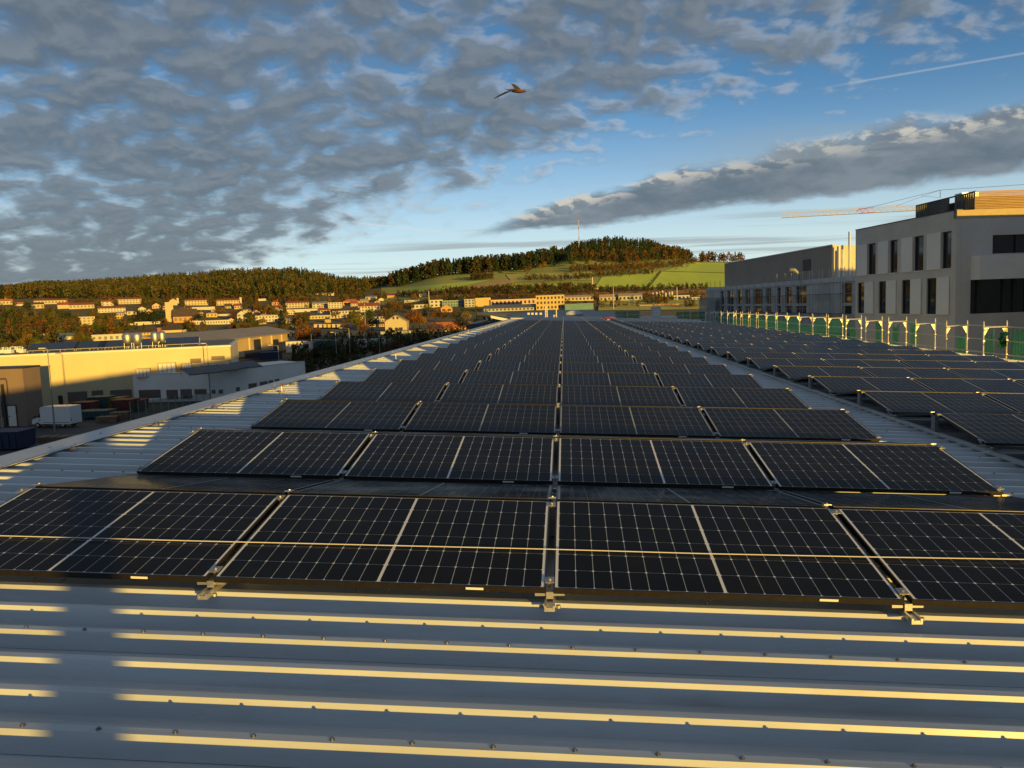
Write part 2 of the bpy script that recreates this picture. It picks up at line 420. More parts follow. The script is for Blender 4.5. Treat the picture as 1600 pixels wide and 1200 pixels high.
# ------------------------------------------------------------------ solar panels
PW, PD, PT = 1.722, 1.134, .030
D1, X0, PER, WID, TILT = 3.9035, -.1155, 2.4496, 1.757, .1476
XR0, YR0 = 4.5257, 8.7022
Z0 = .16
LIP = .009
M_FRAME = mat('black_anodised', (.030, .025, .020), .42, metal=.55, var=.15, vscale=20)
def pv_mat(name, cell, geo):
    M = bpy.data.materials.new(name); M.use_nodes = True; t = NT(M.node_tree); b = t.n['Principled BSDF']
    b.inputs['Roughness'].default_value = .8; b.inputs['Specular IOR Level'].default_value = 0.
    oi = t.node('ShaderNodeObjectInfo').outputs['Random']
    tint = t.mix(oi, (.0085, .0085, .0090), (.0072, .0088, .0150))
    oc = t.node('ShaderNodeTexCoord').outputs['Object']; wc = t.node('ShaderNodeNewGeometry').outputs['Position']
    dust = t.noise(wc, 1.7, 6, .65); spots = t.noise(wc, 9., 5, .6)
    if cell:
        col = tint
    else:
        x, y, z = t.sep(oc)
        ax = t.math('ABSOLUTE', x)
        cx0, cpx = MIDW/2, CPX
        fx = t.math('FRACT', t.math('DIVIDE', t.math('SUBTRACT', ax, cx0), cpx))
        lx = t.math('LESS_THAN', t.math('MINIMUM', fx, t.math('SUBTRACT', 1., fx)), GAP*.5/cpx)
        fy = t.math('FRACT', t.math('DIVIDE', t.math('SUBTRACT', y, LIP+EDG), CPY))
        ly = t.math('LESS_THAN', t.math('MINIMUM', fy, t.math('SUBTRACT', 1., fy)), GAP*.5/CPY)
        mid = t.math('LESS_THAN', ax, cx0)
        end = t.math('GREATER_THAN', ax, cx0+9*cpx)
        ln = t.math('MULTIPLY', t.math('MAXIMUM', lx, ly), .75)
        ln = t.math('MAXIMUM', ln, t.math('MAXIMUM', mid, end))
        col = t.mix(ln, tint, (.36, .37, .38))
    col = t.mix(t.math('MULTIPLY', t.step(dust, .45, .75), t.step(spots, .3, .7, .10, .38)), col, (.030, .029, .027))
    t.l.new(col, b.inputs['Base Color'])
    gl = t.node('ShaderNodeBsdfGlossy'); t.l.new(t.step(dust, .3, .7, .10, .22), gl.inputs['Roughness'])
    fr = t.node('ShaderNodeFresnel'); fr.inputs[0].default_value = 1.28
    mx = t.node('ShaderNodeMixShader'); t.l.new(t.math('MULTIPLY', fr.outputs[0], .62), mx.inputs[0])
    t.l.new(b.outputs[0], mx.inputs[1]); t.l.new(gl.outputs[0], mx.inputs[2]); t.l.new(mx.outputs[0], t.n['Material Output'].inputs[0])
    return M
MIDW, ENDM, EDG, GAP = .014, .014, .004, .0030
CPX = (PW-2*LIP-2*ENDM-MIDW)/18; CPY = (PD-2*LIP-2*EDG)/6
M_LAM = pv_mat('laminate_far', False, False)
M_CELL = pv_mat('silicon_cell', True, True)
M_BACK = mat('cell_backsheet', (.74, .75, .76), .3, spec=.2)
fr = MB()
for x0, x1, y0, y1 in ((-PW/2, PW/2, 0, LIP), (-PW/2, PW/2, PD-LIP, PD), (-PW/2, -PW/2+LIP, LIP, PD-LIP), (PW/2-LIP, PW/2, LIP, PD-LIP)):
    fr.box(x0, x1, y0, y1, -PT, 0)
fr_me = fr.mesh('frame', M_FRAME)
lam = MB().box(-PW/2+LIP, PW/2-LIP, LIP, PD-LIP, -.009, -.0015)
lam_far = lam.mesh('laminate', M_LAM); lam_near = lam.mesh('laminate_near', M_BACK)
# half cell with clipped corners
cw, ch, cc = (CPX-GAP)/2, (CPY-GAP)/2, .0065
ce = MB().poly((-cw+cc, -ch, .0), (cw-cc, -ch, 0), (cw, -ch+cc, 0), (cw, ch-cc, 0), (cw-cc, ch, 0), (-cw+cc, ch, 0), (-cw, ch-cc, 0), (-cw, -ch+cc, 0))
top = [(x, y, .0006) for x, y, z in ce.v]; i0 = 8; ce.v += top; ce.f = [tuple(range(8, 16))] + [(a, (a+1) % 8, 8+(a+1) % 8, 8+a) for a in range(8)]
cell_me = ce.mesh('cell', M_CELL)
ex = Vector((1, 0, -SLOPE)).normalized()
def panel_matrix(xc, ylow, back):
    t = TILT; sgn = -1 if back else 1
    e1 = ex*sgn; ey = Vector((0, sgn*math.cos(t), math.sin(t))); ez = e1.cross(ey).normalized(); ey = ez.cross(e1)
    mm = Matrix.Identity(4)
    for i in range(3): mm[i][0], mm[i][1], mm[i][2] = e1[i], ey[i], ez[i]
    mm[0][3], mm[1][3], mm[2][3] = xc, ylow, roofz(xc)+Z0
    return mm
RIDGE = .055
stuff_fr, stuff_lam = [], []
tag_label = MB().box(-.045, .045, -.0022, 0, -.012, .0) ; tag_me = tag_label.mesh('type_label', mat('label_white', (.75, .74, .7), .5))
def solar_panel(xc, ylow, back, label, group, near=False, lab=False):
    p = link('solar_module', None); p.empty_display_size = .2
    mm = panel_matrix(xc, ylow, back)
    jit = Matrix.Rotation(rnd.gauss(0, .0018), 4, 'X') @ Matrix.Rotation(rnd.gauss(0, .0012), 4, 'Y')
    p.matrix_world = mm @ jit
    tag(p, label, 'solar panel', group)
    link('frame', fr_me, p)
    l = link('laminate', lam_near if near else lam_far, p)
    if near:
        for sx in (-1, 1):
            for i in range(9):
                for j in range(6):
                    c = link('cell', cell_me, l); c.location = (sx*(MIDW/2+(i+.5)*CPX), LIP+EDG+(j+.5)*CPY, -.0014)
    if lab:
        t_ = link('type_label', tag_me, p); t_.location = (PW*.29, -.0005, -.009)
colname = {'L': ['leftmost', 'second', 'third', 'rightmost'], 'R': ['leftmost', 'second', 'third', 'rightmost']}
YEDGE = 2*PD*math.cos(TILT)+RIDGE
NL, NR = 30, 30
for side in 'LR':
    name = 'left' if side == 'L' else 'right'
    for r in range(1, 31):
        for c in range(4):
            if side == 'L': xc = X0+(c-1.5)*WID; yl = D1+(r-1)*PER
            else: xc = X0+XR0+(c+.5)*WID; yl = YR0+(r-3)*PER
            for back in (False, True):
                if yl+YEDGE > Y_E-.1: continue
                y_ = yl+YEDGE if back else yl
                if (r <= 13 if back else r <= 24):
                    lab = '%s black solar module, %s row, %s from left in the %s array' % ('away-tilted' if back else 'viewer-facing', ordw(r), ['first', 'second', 'third', 'fourth'][c], name)
                    solar_panel(xc, y_, back, lab, 'solar panels of the %s array' % name, near=(side == 'L' and r <= 2 and not back), lab=(side == 'L' and not back and r <= 3))
                else:
                    stuff_fr.append(panel_matrix(xc, y_, back))
def merge(meshname, src, mats, material, name, label, cat):
    mb = MB()
    for mm in mats:
        i = len(mb.v); mb.v += [tuple(mm @ Vector(q)) for q in src.v]; mb.f += [tuple(i+a for a in f_) for f_ in src.f]
    return mb.build(name, material)
fs = merge('a', fr, stuff_fr, M_FRAME, 'distant_solar_modules', '', '')
lamo = MB()
for mm in stuff_fr:
    i = len(lamo.v); lamo.v += [tuple(mm @ Vector(q)) for q in lam.v]; lamo.f += [tuple(i+a for a in f_) for f_ in lam.f]
lo_ = lamo.build('laminates', mat('laminate_plain', (.012, .013, .018), .12, spec=.5), fs); lo_['kind'] = 'stuff'
tag(fs, 'mass of far solar panels towards the end of the roof', 'solar panels', kind='stuff')

# mounting rails under the gaps between panels, with posts, feet and clamps
M_RAIL = mat('aluminium_rail', (.62, .62, .60), .42, metal=.8, var=.1, vscale=25)
M_ALU = mat('aluminium_cast', (.42, .42, .41), .45, metal=.8)
M_PLATE = mat('support_plate', (.30, .31, .33), .45, metal=.7, var=.15, vscale=15)
zr0 = RIB_H
HP = Z0+PD*math.sin(TILT)
post_me = MB().hexa([(-.022, -.055, 0), (.022, -.055, 0), (.022, .055, 0), (-.022, .055, 0), (-.022, -.042, 1), (.022, -.042, 1), (.022, .042, 1), (-.022, .042, 1)])
post_me.v = [(x, y, z*(HP-.035-zr0-.028)) for x, y, z in post_me.v]; post_me = post_me.mesh('peak_post', M_PLATE)
foot = MB().box(-.018, .018, -.022, .022, 0, Z0-.02-zr0-.028).box(-.075, .075, -.012, .008, .012, .030)
foot_me = foot.mesh('low_foot', M_ALU)
clamp = MB().box(-.024, .024, -.030, .030, .0, .005).box(-.006, .006, -.02, .02, -.03, .0)
clamp.lathe([(.010, .005), (.010, .012), (.006, .012), (.006, .009)], (0, 0), 8)
clamp_me = clamp.mesh('module_clamp', M_ALU)
bend = MB()
bend.tube((.0, 0, .0), (.0, 0, .014), .012, 8); bend_me = bend.mesh('rail_bolt', M_ALU)
for side in 'LR':
    for g_ in range(5):
        xg = X0+(g_-2)*WID if side == 'L' else X0+XR0+g_*WID
        rows = [D1+(r-1)*PER for r in range(1, 31)] if side == 'L' else [YR0+(r-3)*PER for r in range(1, 31)]
        rows = [y for y in rows if y+YEDGE < Y_E-.1]
        if g_ == 0: xg += .012
        if g_ == 4: xg -= .012
        R_ = empty('mounting_rail', (xg, rows[0], roofz(xg)))
        nm = 'left' if side == 'L' else 'right'
        tag(R_, 'aluminium mounting rail on the roof ribs, %s line from the left under the %s array' % (ordw(g_+1), nm), 'rail', 'mounting rails')
        L_ = rows[-1]+YEDGE-rows[0]+.1
        mb = MB().box(-.026, .026, -.10, L_, zr0, zr0+.008).box(-.026, -.016, -.10, L_, zr0+.008, zr0+.028).box(.016, .026, -.10, L_, zr0+.008, zr0+.028).box(-.016, .016, -.098, L_, zr0+.008, zr0+.018)
        if g_ in (0, 4): mb.box(-.06, -.03, -.08, L_, zr0+.002, zr0+.012)
        mb.build('rail', M_RAIL, R_)
        for yy in rows:
            d = yy-rows[0]
            o = link('low_foot', foot_me, R_); o.location = (0, d+.02, zr0+.028)
            c1_ = link('module_clamp', clamp_me, R_); c1_.location = (0, d+.075, Z0+.014)
            c1_.rotation_euler = (TILT, 0, 0)
            o = link('peak_post', post_me, R_); o.location = (0, d+PD*math.cos(TILT)+RIDGE/2, zr0+.028)
            c2_ = link('module_clamp', clamp_me, R_); c2_.location = (0, d+PD*math.cos(TILT)-.06, HP-.006)
            c2_.rotation_euler = (TILT, 0, 0)
            c3_ = link('module_clamp', clamp_me, R_); c3_.location = (0, d+PD*math.cos(TILT)+RIDGE+.06, HP-.006)
            c3_.rotation_euler = (-TILT, 0, 0)
            o = link('low_foot', foot_me, R_); o.location = (0, d+YEDGE-.02, zr0+.028)
        for sx in (-1, 1):
            b_ = link('rail_bolt', bend_me, R_); b_.location = (sx*.042, -.05, zr0); b_.rotation_euler = (0, 0, 0)

# module cables hanging under the front row
for n_, (px, py) in enumerate(((78, 905), (583, 928), (1083, 943))):
    d = ray(px, py); t_ = (3.97)/d[1]; p = CAM+d*t_
    mb = MB(); pts = []
    for i in range(13):
        a = i/12; pts.append((-.09+.18*a, 0, .10-.05*math.sin(math.pi*a) - (0 if n_ != 1 else .0)))
    for a, b in zip(pts[:-1], pts[1:]): mb.tube(a, b, .003, 6)
    o = mb.build('module_cable', mat('cable_black', (.012, .012, .012), .5), smooth=True)
    o.location = (p[0], 3.97, roofz(p[0])+.0)
    tag(o, 'black cable loop hanging under the front row, %s from the left' % ordw(n_+1), 'cable', 'module cables')

# rope stretched low over the front row
def panel_z(x, y):
    return roofz(x)+Z0+(y-D1)*math.tan(TILT)
rp = []
for px, py in ((-160, 833), (0, 837), (300, 845), (600, 852), (857, 858), (1100, 865), (1350, 870), (1600, 874), (1780, 877)):
    d = ray(px, py)
    lo, hi = .5, 12.
    for _ in range(40):
        t_ = (lo+hi)/2; q = CAM+d*t_
        if q[2] > panel_z(q[0], q[1])+.012: lo = t_
        else: hi = t_
    rp.append(CAM+d*lo)
rp = [rp[0]+(rp[0]-rp[1])*((rp[0][0]+4.93)/(rp[1][0]-rp[0][0])) if rp[0][0] > -4.93 else rp[0]] + rp + [rp[-1]+(rp[-1]-rp[-2])*max(0., (4.36-rp[-1][0])/(rp[-1][0]-rp[-2][0]))]
cu = bpy.data.curves.new('rope', 'CURVE'); cu.dimensions = '3D'
rope = MB(); Lr = 0
pts = []
for a, b in zip(rp[:-1], rp[1:]):
    n = 260
    for i in range(n): pts.append(a+(b-a)*i/n)
pts = np.array(pts); L_ = len(pts)
i0 = 0; tw = 5
for st in range(3):
    base_i = len(rope.v)
    for q, p in enumerate(pts):
        ph = q*.55+st*2*math.pi/3
        c_ = p+np.array([0, .0017*math.cos(ph), .0017*math.sin(ph)])
        for k_ in range(tw):
            t_ = 2*math.pi*k_/tw; rope.v.append((c_[0], c_[1]+.0017*math.cos(t_), c_[2]+.0017*math.sin(t_)))
    for q in range(L_-1):
        for k_ in range(tw):
            j = (k_+1) % tw; rope.f.append((base_i+q*tw+k_, base_i+q*tw+j, base_i+(q+1)*tw+j, base_i+(q+1)*tw+k_))
o = rope.build('safety_rope', mat('rope_fibre', (.60, .58, .54), .8), smooth=True)
tag(o, 'thin pale twisted rope stretched across the front row of panels', 'rope')

# lightning protection on the left edge
M_WIRE = mat('conductor_wire', (.06, .06, .065), .5, metal=.6)
mb = MB()
for a, b in zip(np.arange(2., 76, 2.), np.arange(4., 78, 2.)):
    xa = -4.92-.003*a; xb = -4.92-.003*b
    mb.tube((xa, a, roofz(xa)+.105+.01*math.sin(a)), (xb, b, roofz(xb)+.105+.01*math.sin(b)), .005, 6)
lw = mb.build('lightning_wire', M_WIRE); tag(lw, 'thin dark lightning conductor wire along the left roof edge', 'wire')
hold_me = MB().box(-.03, .03, -.02, .02, 0, .03).box(-.008, .008, -.008, .008, .03, .05).mesh('wire_holder', M_PLATE)
for yy in np.arange(4.3, 76, 1.641):
    h_ = link('wire_holder', hold_me, lw); xx = -4.92-.003*yy; h_.location = (xx, yy, roofz(xx)+RIB_H-.002)
for n_, (px, py, top) in enumerate(((441, 620, 600), (619, 568, 550), (732, 529, 515), (780, 515, 504))):
    d = ray(px, py); t_ = (ROOF_Z-CAM[2])/(d[2]+SLOPE*d[0]); p = CAM+d*t_
    hh = (py-top)/FPX*p[1]*1.05
    r_ = empty('lightning_rod', p)
    MB().lathe([(.055, 0), (.055, .07), (.045, .09), (.012, .09)], (0, 0), 14).build('base_block', mat('concrete', (.35, .34, .32), .8, var=.1), r_)
    MB().tube((0, 0, .06), (0, 0, hh), .010, 8, .006).build('rod', M_ALU, r_)
    MB().box(-.02, .02, -.015, .015, hh*.85, hh*.85+.04).build('bracket', mat('red_brown', (.16, .08, .055), .6), r_)
    tag(r_, 'short upright lightning rod by the left roof edge, %s from the camera' % ordw(n_+1), 'lightning rod', 'lightning rods')

# unseen post added behind the viewer to cast the shade band at lower left
vs = empty('added_shade_post', (0, 0, 0))
e_ = np.array([-math.sin(SUN_AZ), math.cos(SUN_AZ)])
c0 = np.array([-1.675, 2.47]) - e_*9.5
vs.location = (c0[0], c0[1], roofz(c0[0]))
MB().lathe([(.135, 0), (.135, 1.5), (.15, 1.5), (.15, 1.56), (.12, 1.58)], (0, 0), 24).build('pipe', M_STEEL, vs, True)
MB().lathe([(.22, 0), (.22, .05), (.14, .10)], (0, 0), 24).build('collar', M_STEEL, vs)
tag(vs, 'galvanised post added on the roof behind the viewer to cast a shade band', 'vent')

# ------------------------------------------------------------------ scaffold along the right roof edge
field('heath', 'tan grass and earth of the valley road before the half-built scaffold', [(935, 486), (1112, 484), (1112, 461), (935, 464)], F_STUB)
M_SCAF = mat('scaffold_zinc', (.60, .57, .50), .45, metal=.35, var=.15, vscale=8)
M_NET = bpy.data.materials.new('green_net'); M_NET.use_nodes = True; t = NT(M_NET.node_tree)
b = t.n['Principled BSDF']; b.inputs['Base Color'].default_value = (.05, .26, .16, 1); b.inputs['Roughness'].default_value = .7
oc = t.node('ShaderNodeTexCoord').outputs['Object']; nx = t.noise(oc, 1.4, 4, .6)
wv = t.node('ShaderNodeTexWave'); wv.inputs['Scale'].default_value = 5.; wv.bands_direction = 'Y'; wv.inputs['Distortion'].default_value = 3; t.l.new(oc, wv.inputs[0])
t.l.new(t.math('ADD', t.step(nx, .3, .7, .45, .80), t.math('MULTIPLY', wv.outputs['Fac'], .15)), b.inputs['Alpha'])
tl = t.node('ShaderNodeBsdfTranslucent'); tl.inputs[0].default_value = (.02, .30, .16, 1)
mx = t.node('ShaderNodeMixShader'); mx.inputs[0].default_value = .35; t.l.new(b.outputs[0], mx.inputs[1]); t.l.new(tl.outputs[0], mx.inputs[2])
tr = t.node('ShaderNodeBsdfTransparent'); mx2 = t.node('ShaderNodeMixShader'); mx2.inputs[0].default_value = .60
t.l.new(tr.outputs[0], mx2.inputs[1]); t.l.new(mx.outputs[0], mx2.inputs[2]); t.l.new(mx2.outputs[0], t.n['Material Output'].inputs[0])
XS0, XS1 = 13.55, 14.28
ZS = roofz(13.5)
frame_mb = MB()
def scaffold_frame_mesh():
    f_ = MB(); w_ = XS1-XS0
    top_ = 1.10
    f_.tube((0, 0, -9.0+.6), (0, 0, top_), .024, 8).tube((w_, 0, -9.0+.6), (w_, 0, top_), .024, 8)
    f_.tube((0, 0, top_-.14), (w_, 0, top_-.14), .024, 8).tube((0, 0, -.9), (w_, 0, -.9), .024, 8)
    for sx, x_ in ((1, 0), (-1, w_)):      # corner gussets
        f_.hexa([(x_, -.008, top_-.40), (x_+sx*.03, -.008, top_-.40), (x_+sx*.03, .008, top_-.40), (x_, .008, top_-.40), (x_, -.008, top_-.15), (x_+sx*.17, -.008, top_-.15), (x_+sx*.17, .008, top_-.15), (x_, .008, top_-.15)])
        f_.tube((x_, -.04, .52), (x_, .04, .52), .035, 6).tube((x_, -.04, .05), (x_, .04, .05), .035, 6).tube((x_, 0, top_-.01), (x_, 0, top_+.06), .018, 6)
    return f_.mesh('scaffold_frame', M_SCAF)
sf_me = scaffold_frame_mesh()
NB = 24; Ysc = [19.1+2.57*i for i in range(NB)]
scaf = empty('edge_scaffold', (XS0, Ysc[0], ZS)); tag(scaf, 'facade scaffold with golden posts and green netting along the right roof edge', 'scaffold')
for i, yy in enumerate(Ysc):
    o = link('scaffold_frame', sf_me, scaf); o.location = (rnd.uniform(-.03, .03), yy-Ysc[0], rnd.uniform(-.03, .03)); o.rotation_euler = (rnd.gauss(0, .006), rnd.gauss(0, .006), rnd.gauss(0, .03))
    if i < NB-1:
        mb = MB()
        for zz in (.96, .50, .05): mb.tube((XS1-XS0, 0, zz), (XS1-XS0, 2.57, zz), .019, 6)
        mb.tube((0, 0, .03), (0, 2.57, .03), .019, 6)
        o = mb.build('guard_rail', M_SCAF, scaf); o.location = (0, yy-Ysc[0], 0)
        mb = MB().box(.05, .68, .03, 2.54, -.95, -.90); o = mb.build('deck_board', mat('scaffold_board', (.26, .19, .12), .8, var=.2), scaf); o.location = (0, yy-Ysc[0], 0)
        # net bay with gathers
        mb = MB(); n = 16
        full = i >= 9; tp_ = (.93, .8, .95, .9, .55, .93, .88); sg_ = (.05, .22, .1, .3, .02)
        y0, y1 = (0, 2.57) if full else (rnd.choice([.2, .9, 1.6]), 0)
        if y1-y0 < .4: y1 = y0+rnd.uniform(.5, .9)
        for a in range(n+1):
            for zz in (-2.2, -.6, .4, tp_[i % 7]-sg_[i % 5]*math.sin(math.pi*a/n)-.03*math.sin(a*1.3+i)):
                mb.v.append((XS1-XS0+.05+.05*math.sin(a*2.1+zz*2+i), y0+(y1-y0)*a/n, zz+.02*math.sin(a*.9+i)))
        for a in range(n):
            for q in range(3):
                j = a*4+q; mb.f.append((j, j+4, j+5, j+1))
        o = mb.build('safety_net', M_NET, scaf, True); o.location = (0, yy-Ysc[0], 0)
# bundled green net on a near post
mb = MB()
for q in range(60):
    a = rnd.uniform(0, 6.28); z = rnd.gauss(.62, .10); r_ = rnd.uniform(.02, .09)
    p = np.array([r_*math.cos(a)+.5, r_*math.sin(a)-.05, z]); d1 = np.array([rnd.gauss(0, .06), rnd.gauss(0, .06), rnd.gauss(0, .06)]); d2 = np.array([rnd.gauss(0, .04), rnd.gauss(0, .04), rnd.gauss(0, .06)])
    mb.poly(p-d1, p-d2, p+d1, p+d2)
o = mb.build('net_bundle', mat('net_green', (.01, .16, .08), .7), scaf); o.location = (0, Ysc[3]-Ysc[0]-.1, -.1)

# ------------------------------------------------------------------ wall plane helper: boxes laid out along a facade
class Facade:
    def __init__(self, o, p, flip=False):
        o = np.array(o[:2], float); p = np.array(p[:2], float); d = p-o; self.L = np.linalg.norm(d); d /= self.L
        self.o = o; self.d = d; n = np.array([d[1], -d[0]]); self.n = -n if flip else n       # outward normal
    def pt(self, a, out, z): q = self.o+self.d*a+self.n*out; return (q[0], q[1], z)
    def box(self, mb, a0, a1, z0, z1, o0, o1):
        P = [self.pt(a0, o0, z0), self.pt(a1, o0, z0), self.pt(a1, o1, z0), self.pt(a0, o1, z0), self.pt(a0, o0, z1), self.pt(a1, o0, z1), self.pt(a1, o1, z1), self.pt(a0, o1, z1)]
        x1 = np.array(P[1])-np.array(P[0]); x2 = np.array(P[3])-np.array(P[0])
        if x1[0]*x2[1]-x1[1]*x2[0] < 0: P = [P[0], P[3], P[2], P[1], P[4], P[7], P[6], P[5]]
        mb.hexa(P); return mb
def glass(name, col=(.02, .025, .03), rough=.04):
    return mat(name, col, rough, spec=.9)
M_GLASS = glass('window_glass')
M_DFRAME = mat('dark_frame', (.03, .03, .032), .5)

# ------------------------------------------------------------------ grey building at the right
M_GREY = mat('grey_render', (.58, .56, .53), .85, var=.07, vscale=.5, bump=.05, bscale=30)
M_LPAN = mat('light_panel', (.78, .77, .75), .6, var=.04, vscale=.6)
M_CREAMR = mat('parapet_render', (.45, .36, .20), .8, var=.05)
ZT = 15.85
C0 = at(1495, 335, 56.)[:2]; C1 = at(1337, 365, 69.8)[:2]
W_ = Facade(C0, C1)                     # side facing our roof, a grows away from the viewer
if W_.n[0] > 0: W_ = Facade(C0, C1, True)
fd = np.array([-W_.n[0], -W_.n[1]])     # into the building
C2 = C0+fd*16
S_ = Facade(C0, C2)
if S_.n[1] > 0: S_ = Facade(C0, C2, True)
gb = empty('grey_office_building', (C0[0], C0[1], 0)); off = (C0[0], C0[1], 0)
tag(gb, 'grey rendered three-storey building with sliding shutters and timber clad rooftop', 'building')
def gpart(name, material, fn, parent=None):
    mb = MB(); fn(mb); return mb.build(name, material, parent or gb, off=off)
L1 = W_.L
# walls with real openings: column strips
upz = (12.05, 14.55); loz = (8.9, 11.45)
wins = []
def px_a(px):                           # distance along the side facade for an image column
    d = ray(px, 420); A = np.array([[W_.d[0], -d[0]], [W_.d[1], -d[1]]]); r_ = np.linalg.solve(A, -W_.o+CAM[:2]); return r_[0]
up_cols = [(1356, 1368, 1340, 1356), (1390, 1402, 1373, 1389), (1427.5, 1442.5, 1409, 1427), (1471, 1486, 1449, 1471)]   # window, panel
lo_cols = [(1340, 1352, 1352, 1366), (1373, 1386, 1386, 1401.5), (1409, 1424, 1424, 1441), (1448, 1465, 1465, 1485)]
ops = []
for row, (z0, z1) in ((up_cols, upz), (lo_cols, loz)):
    for wa, wb, pa, pb in row:
        a0, a1 = sorted((px_a(wa), px_a(wb))); b0, b1 = sorted((px_a(pa), px_a(pb)))
        ops.append((a0, a1, z0, z1, b0, b1))
def wall_fn(mb):
    for (z0, z1) in (upz, loz):
        xs = sorted([(o[0], o[1]) for o in ops if o[2] == z0]); c = 0.
        for a0, a1 in xs: W_.box(mb, c, a0, z0, z1, -.35, 0); c = a1
        W_.box(mb, c, L1, z0, z1, -.35, 0)
    for z0, z1 in ((0, loz[0]), (loz[1], upz[0]), (upz[1], ZT)): W_.box(mb, 0, L1, z0, z1, -.35, 0)
gpart('wall', M_GREY, wall_fn)
for a0, a1, z0, z1, b0, b1 in ops:
    w_ = gpart('window', M_GLASS, lambda mb: W_.box(mb, a0, a1, z0, z1, -.22, -.18))
    gpart('window_frame', M_DFRAME, lambda mb: [W_.box(mb, a0+.001, a0+.08, z0+.001, z1-.001, -.178, -.10), W_.box(mb, a1-.08, a1-.001, z0+.001, z1-.001, -.178, -.10), W_.box(mb, a0+.08, a1-.08, z1-.08, z1-.001, -.178, -.10), W_.box(mb, a0+.08, a1-.08, z0+.001, z0+.08, -.178, -.10)], w_)
    gpart('sliding_shutter', M_LPAN, lambda mb: W_.box(mb, b0+.02, b1-.02, z0-.02, z1+.02, .03, .09))
    gpart('window_sill', M_LPAN, lambda mb: W_.box(mb, a0-.02, a1+.02, z0-.06, z0-.002, .0, .06), w_)
# front side
def spx(px):
    d = ray(px, 420); A = np.array([[S_.d[0], -d[0]], [S_.d[1], -d[1]]]); return np.linalg.solve(A, -S_.o+CAM[:2])[0]
sa = spx(1550); sb = spx(1517)
def zat(px, py, F_):                    # height on a facade for an image point
    d = ray(px, py); A = np.array([[F_.d[0], -d[0]], [F_.d[1], -d[1]]]); r_ = np.linalg.solve(A, -F_.o+CAM[:2]); return CAM[2]+d[2]*r_[1]
zw0, zw1 = zat(1560, 396, S_), zat(1560, 367, S_); zb0, zb1 = zat(1530, 437, S_), zat(1530, 400, S_); zg0 = zat(1530, 490, S_)
gpart('wall', M_GREY, lambda mb: [S_.box(mb, .36, 16, zw1, ZT-.55, -.35, 0), S_.box(mb, .36, sa, zb1-.3, zw1, -.35, 0), S_.box(mb, .36, sb, 0, zb1-.3, -.35, 0), S_.box(mb, sa, 16, zb1-.3, zw0, -.35, 0), S_.box(mb, sb, 16, 0, zg0, -.35, 0), S_.box(mb, sb, 16, zb0, zb1-.3, -.35, -.02)])
gpart('parapet', M_CREAMR, lambda mb: S_.box(mb, .0, 16, ZT-.55, ZT, -.35, .03))
gpart('balcony_front', M_LPAN, lambda mb: S_.box(mb, sb, 16, zb0, zb1, -.0, .9))
wf = gpart('window', M_GLASS, lambda mb: S_.box(mb, sa, 16, zw0, zw1, -.30, -.25))
for k_ in range(4): gpart('mullion', M_DFRAME, lambda mb: S_.box(mb, sa+.02+k_*1.7, sa+.10+k_*1.7, zw0, zw1, -.24, -.12), wf)
wf = gpart('window', M_GLASS, lambda mb: S_.box(mb, sb, 16, zg0, zb0, -.30, -.25))
for a_ in (0.02, .55, 2.35, 3.1, 4.0, 5.8): gpart('mullion', M_DFRAME, lambda mb: S_.box(mb, sb+a_, sb+a_+.14, zg0+.002, zb0-.002, -.24, -.10), wf)
gpart('roof', mat('flat_roof', (.12, .12, .12), .9), lambda mb: mb.hexa([W_.pt(0.1, -.35, ZT-.6), W_.pt(0.1, -16, ZT-.6), W_.pt(L1-.02, -16, ZT-.6), W_.pt(L1-.02, -.35, ZT-.6), W_.pt(.1, -.35, ZT-.3), W_.pt(.1, -16, ZT-.3), W_.pt(L1-.02, -16, ZT-.3), W_.pt(L1-.02, -.35, ZT-.3)]))
gpart('coping', M_DFRAME, lambda mb: W_.box(mb, -.02, L1+.02, ZT+.001, ZT+.06, -.4, .04))
# unseen block added just outside the picture to shade the front
gpart('added_shade_block', M_GREY, lambda mb: mb.box(29.4, 60, 44, 50.5, 0, ZT-.02))
for k_ in range(6):
    for z0 in (5.6, 8.9, 12.05): gpart('window', M_GLASS, lambda mb: mb.box(31+k_*4.6, 32.4+k_*4.6, 43.94, 43.99, z0, z0+2.3))
# rooftop enclosure: dark slats on the side, timber boards in front
M_SLAT = mat('dark_slat', (.035, .033, .034), .5)
M_TIMB = mat('larch_board', (.33, .20, .085), .6, var=.25, vscale=3, streak=(.3, .3, 8))
q0 = at(1523, 330, 58.5)[:2]; q1 = at(1430, 345, 66.5)[:2]; q2 = q0+fd*13
RW = Facade(q0, q1); RW = RW if RW.n[0] < 0 else Facade(q0, q1, True)
RS = Facade(q0, q2); RS = RS if RS.n[1] < 0 else Facade(q0, q2, True)
zp = zat(1523, 298, RW)
gpart('plant_box', M_SLAT, lambda mb: mb.hexa([RW.pt(.3, -.5, ZT-.3), RW.pt(.3, -12, ZT-.3), RW.pt(RW.L*.55, -12, ZT-.3), RW.pt(RW.L*.55, -.5, ZT-.3), RW.pt(.3, -.5, zp-.4), RW.pt(.3, -12, zp-.4), RW.pt(RW.L*.55, -12, zp-.4), RW.pt(RW.L*.55, -.5, zp-.4)]))
nb = 16
for i in range(nb):
    z0 = ZT-.25+(zp-ZT+.25)*i/nb; z1 = z0+(zp-ZT+.25)/nb*.78
    gpart('timber_board', M_TIMB, lambda mb: RS.box(mb, .0, 13, z0, z1, -.05, 0))
nb = 30
for i in range(nb):
    if 8 < i < 12: continue
    a_ = RW.L*(i+.1)/nb
    gpart('screen_slat', M_SLAT, lambda mb: RW.box(mb, a_, a_+RW.L/nb*.72, ZT-.25, zp-.02, -.04, .0))
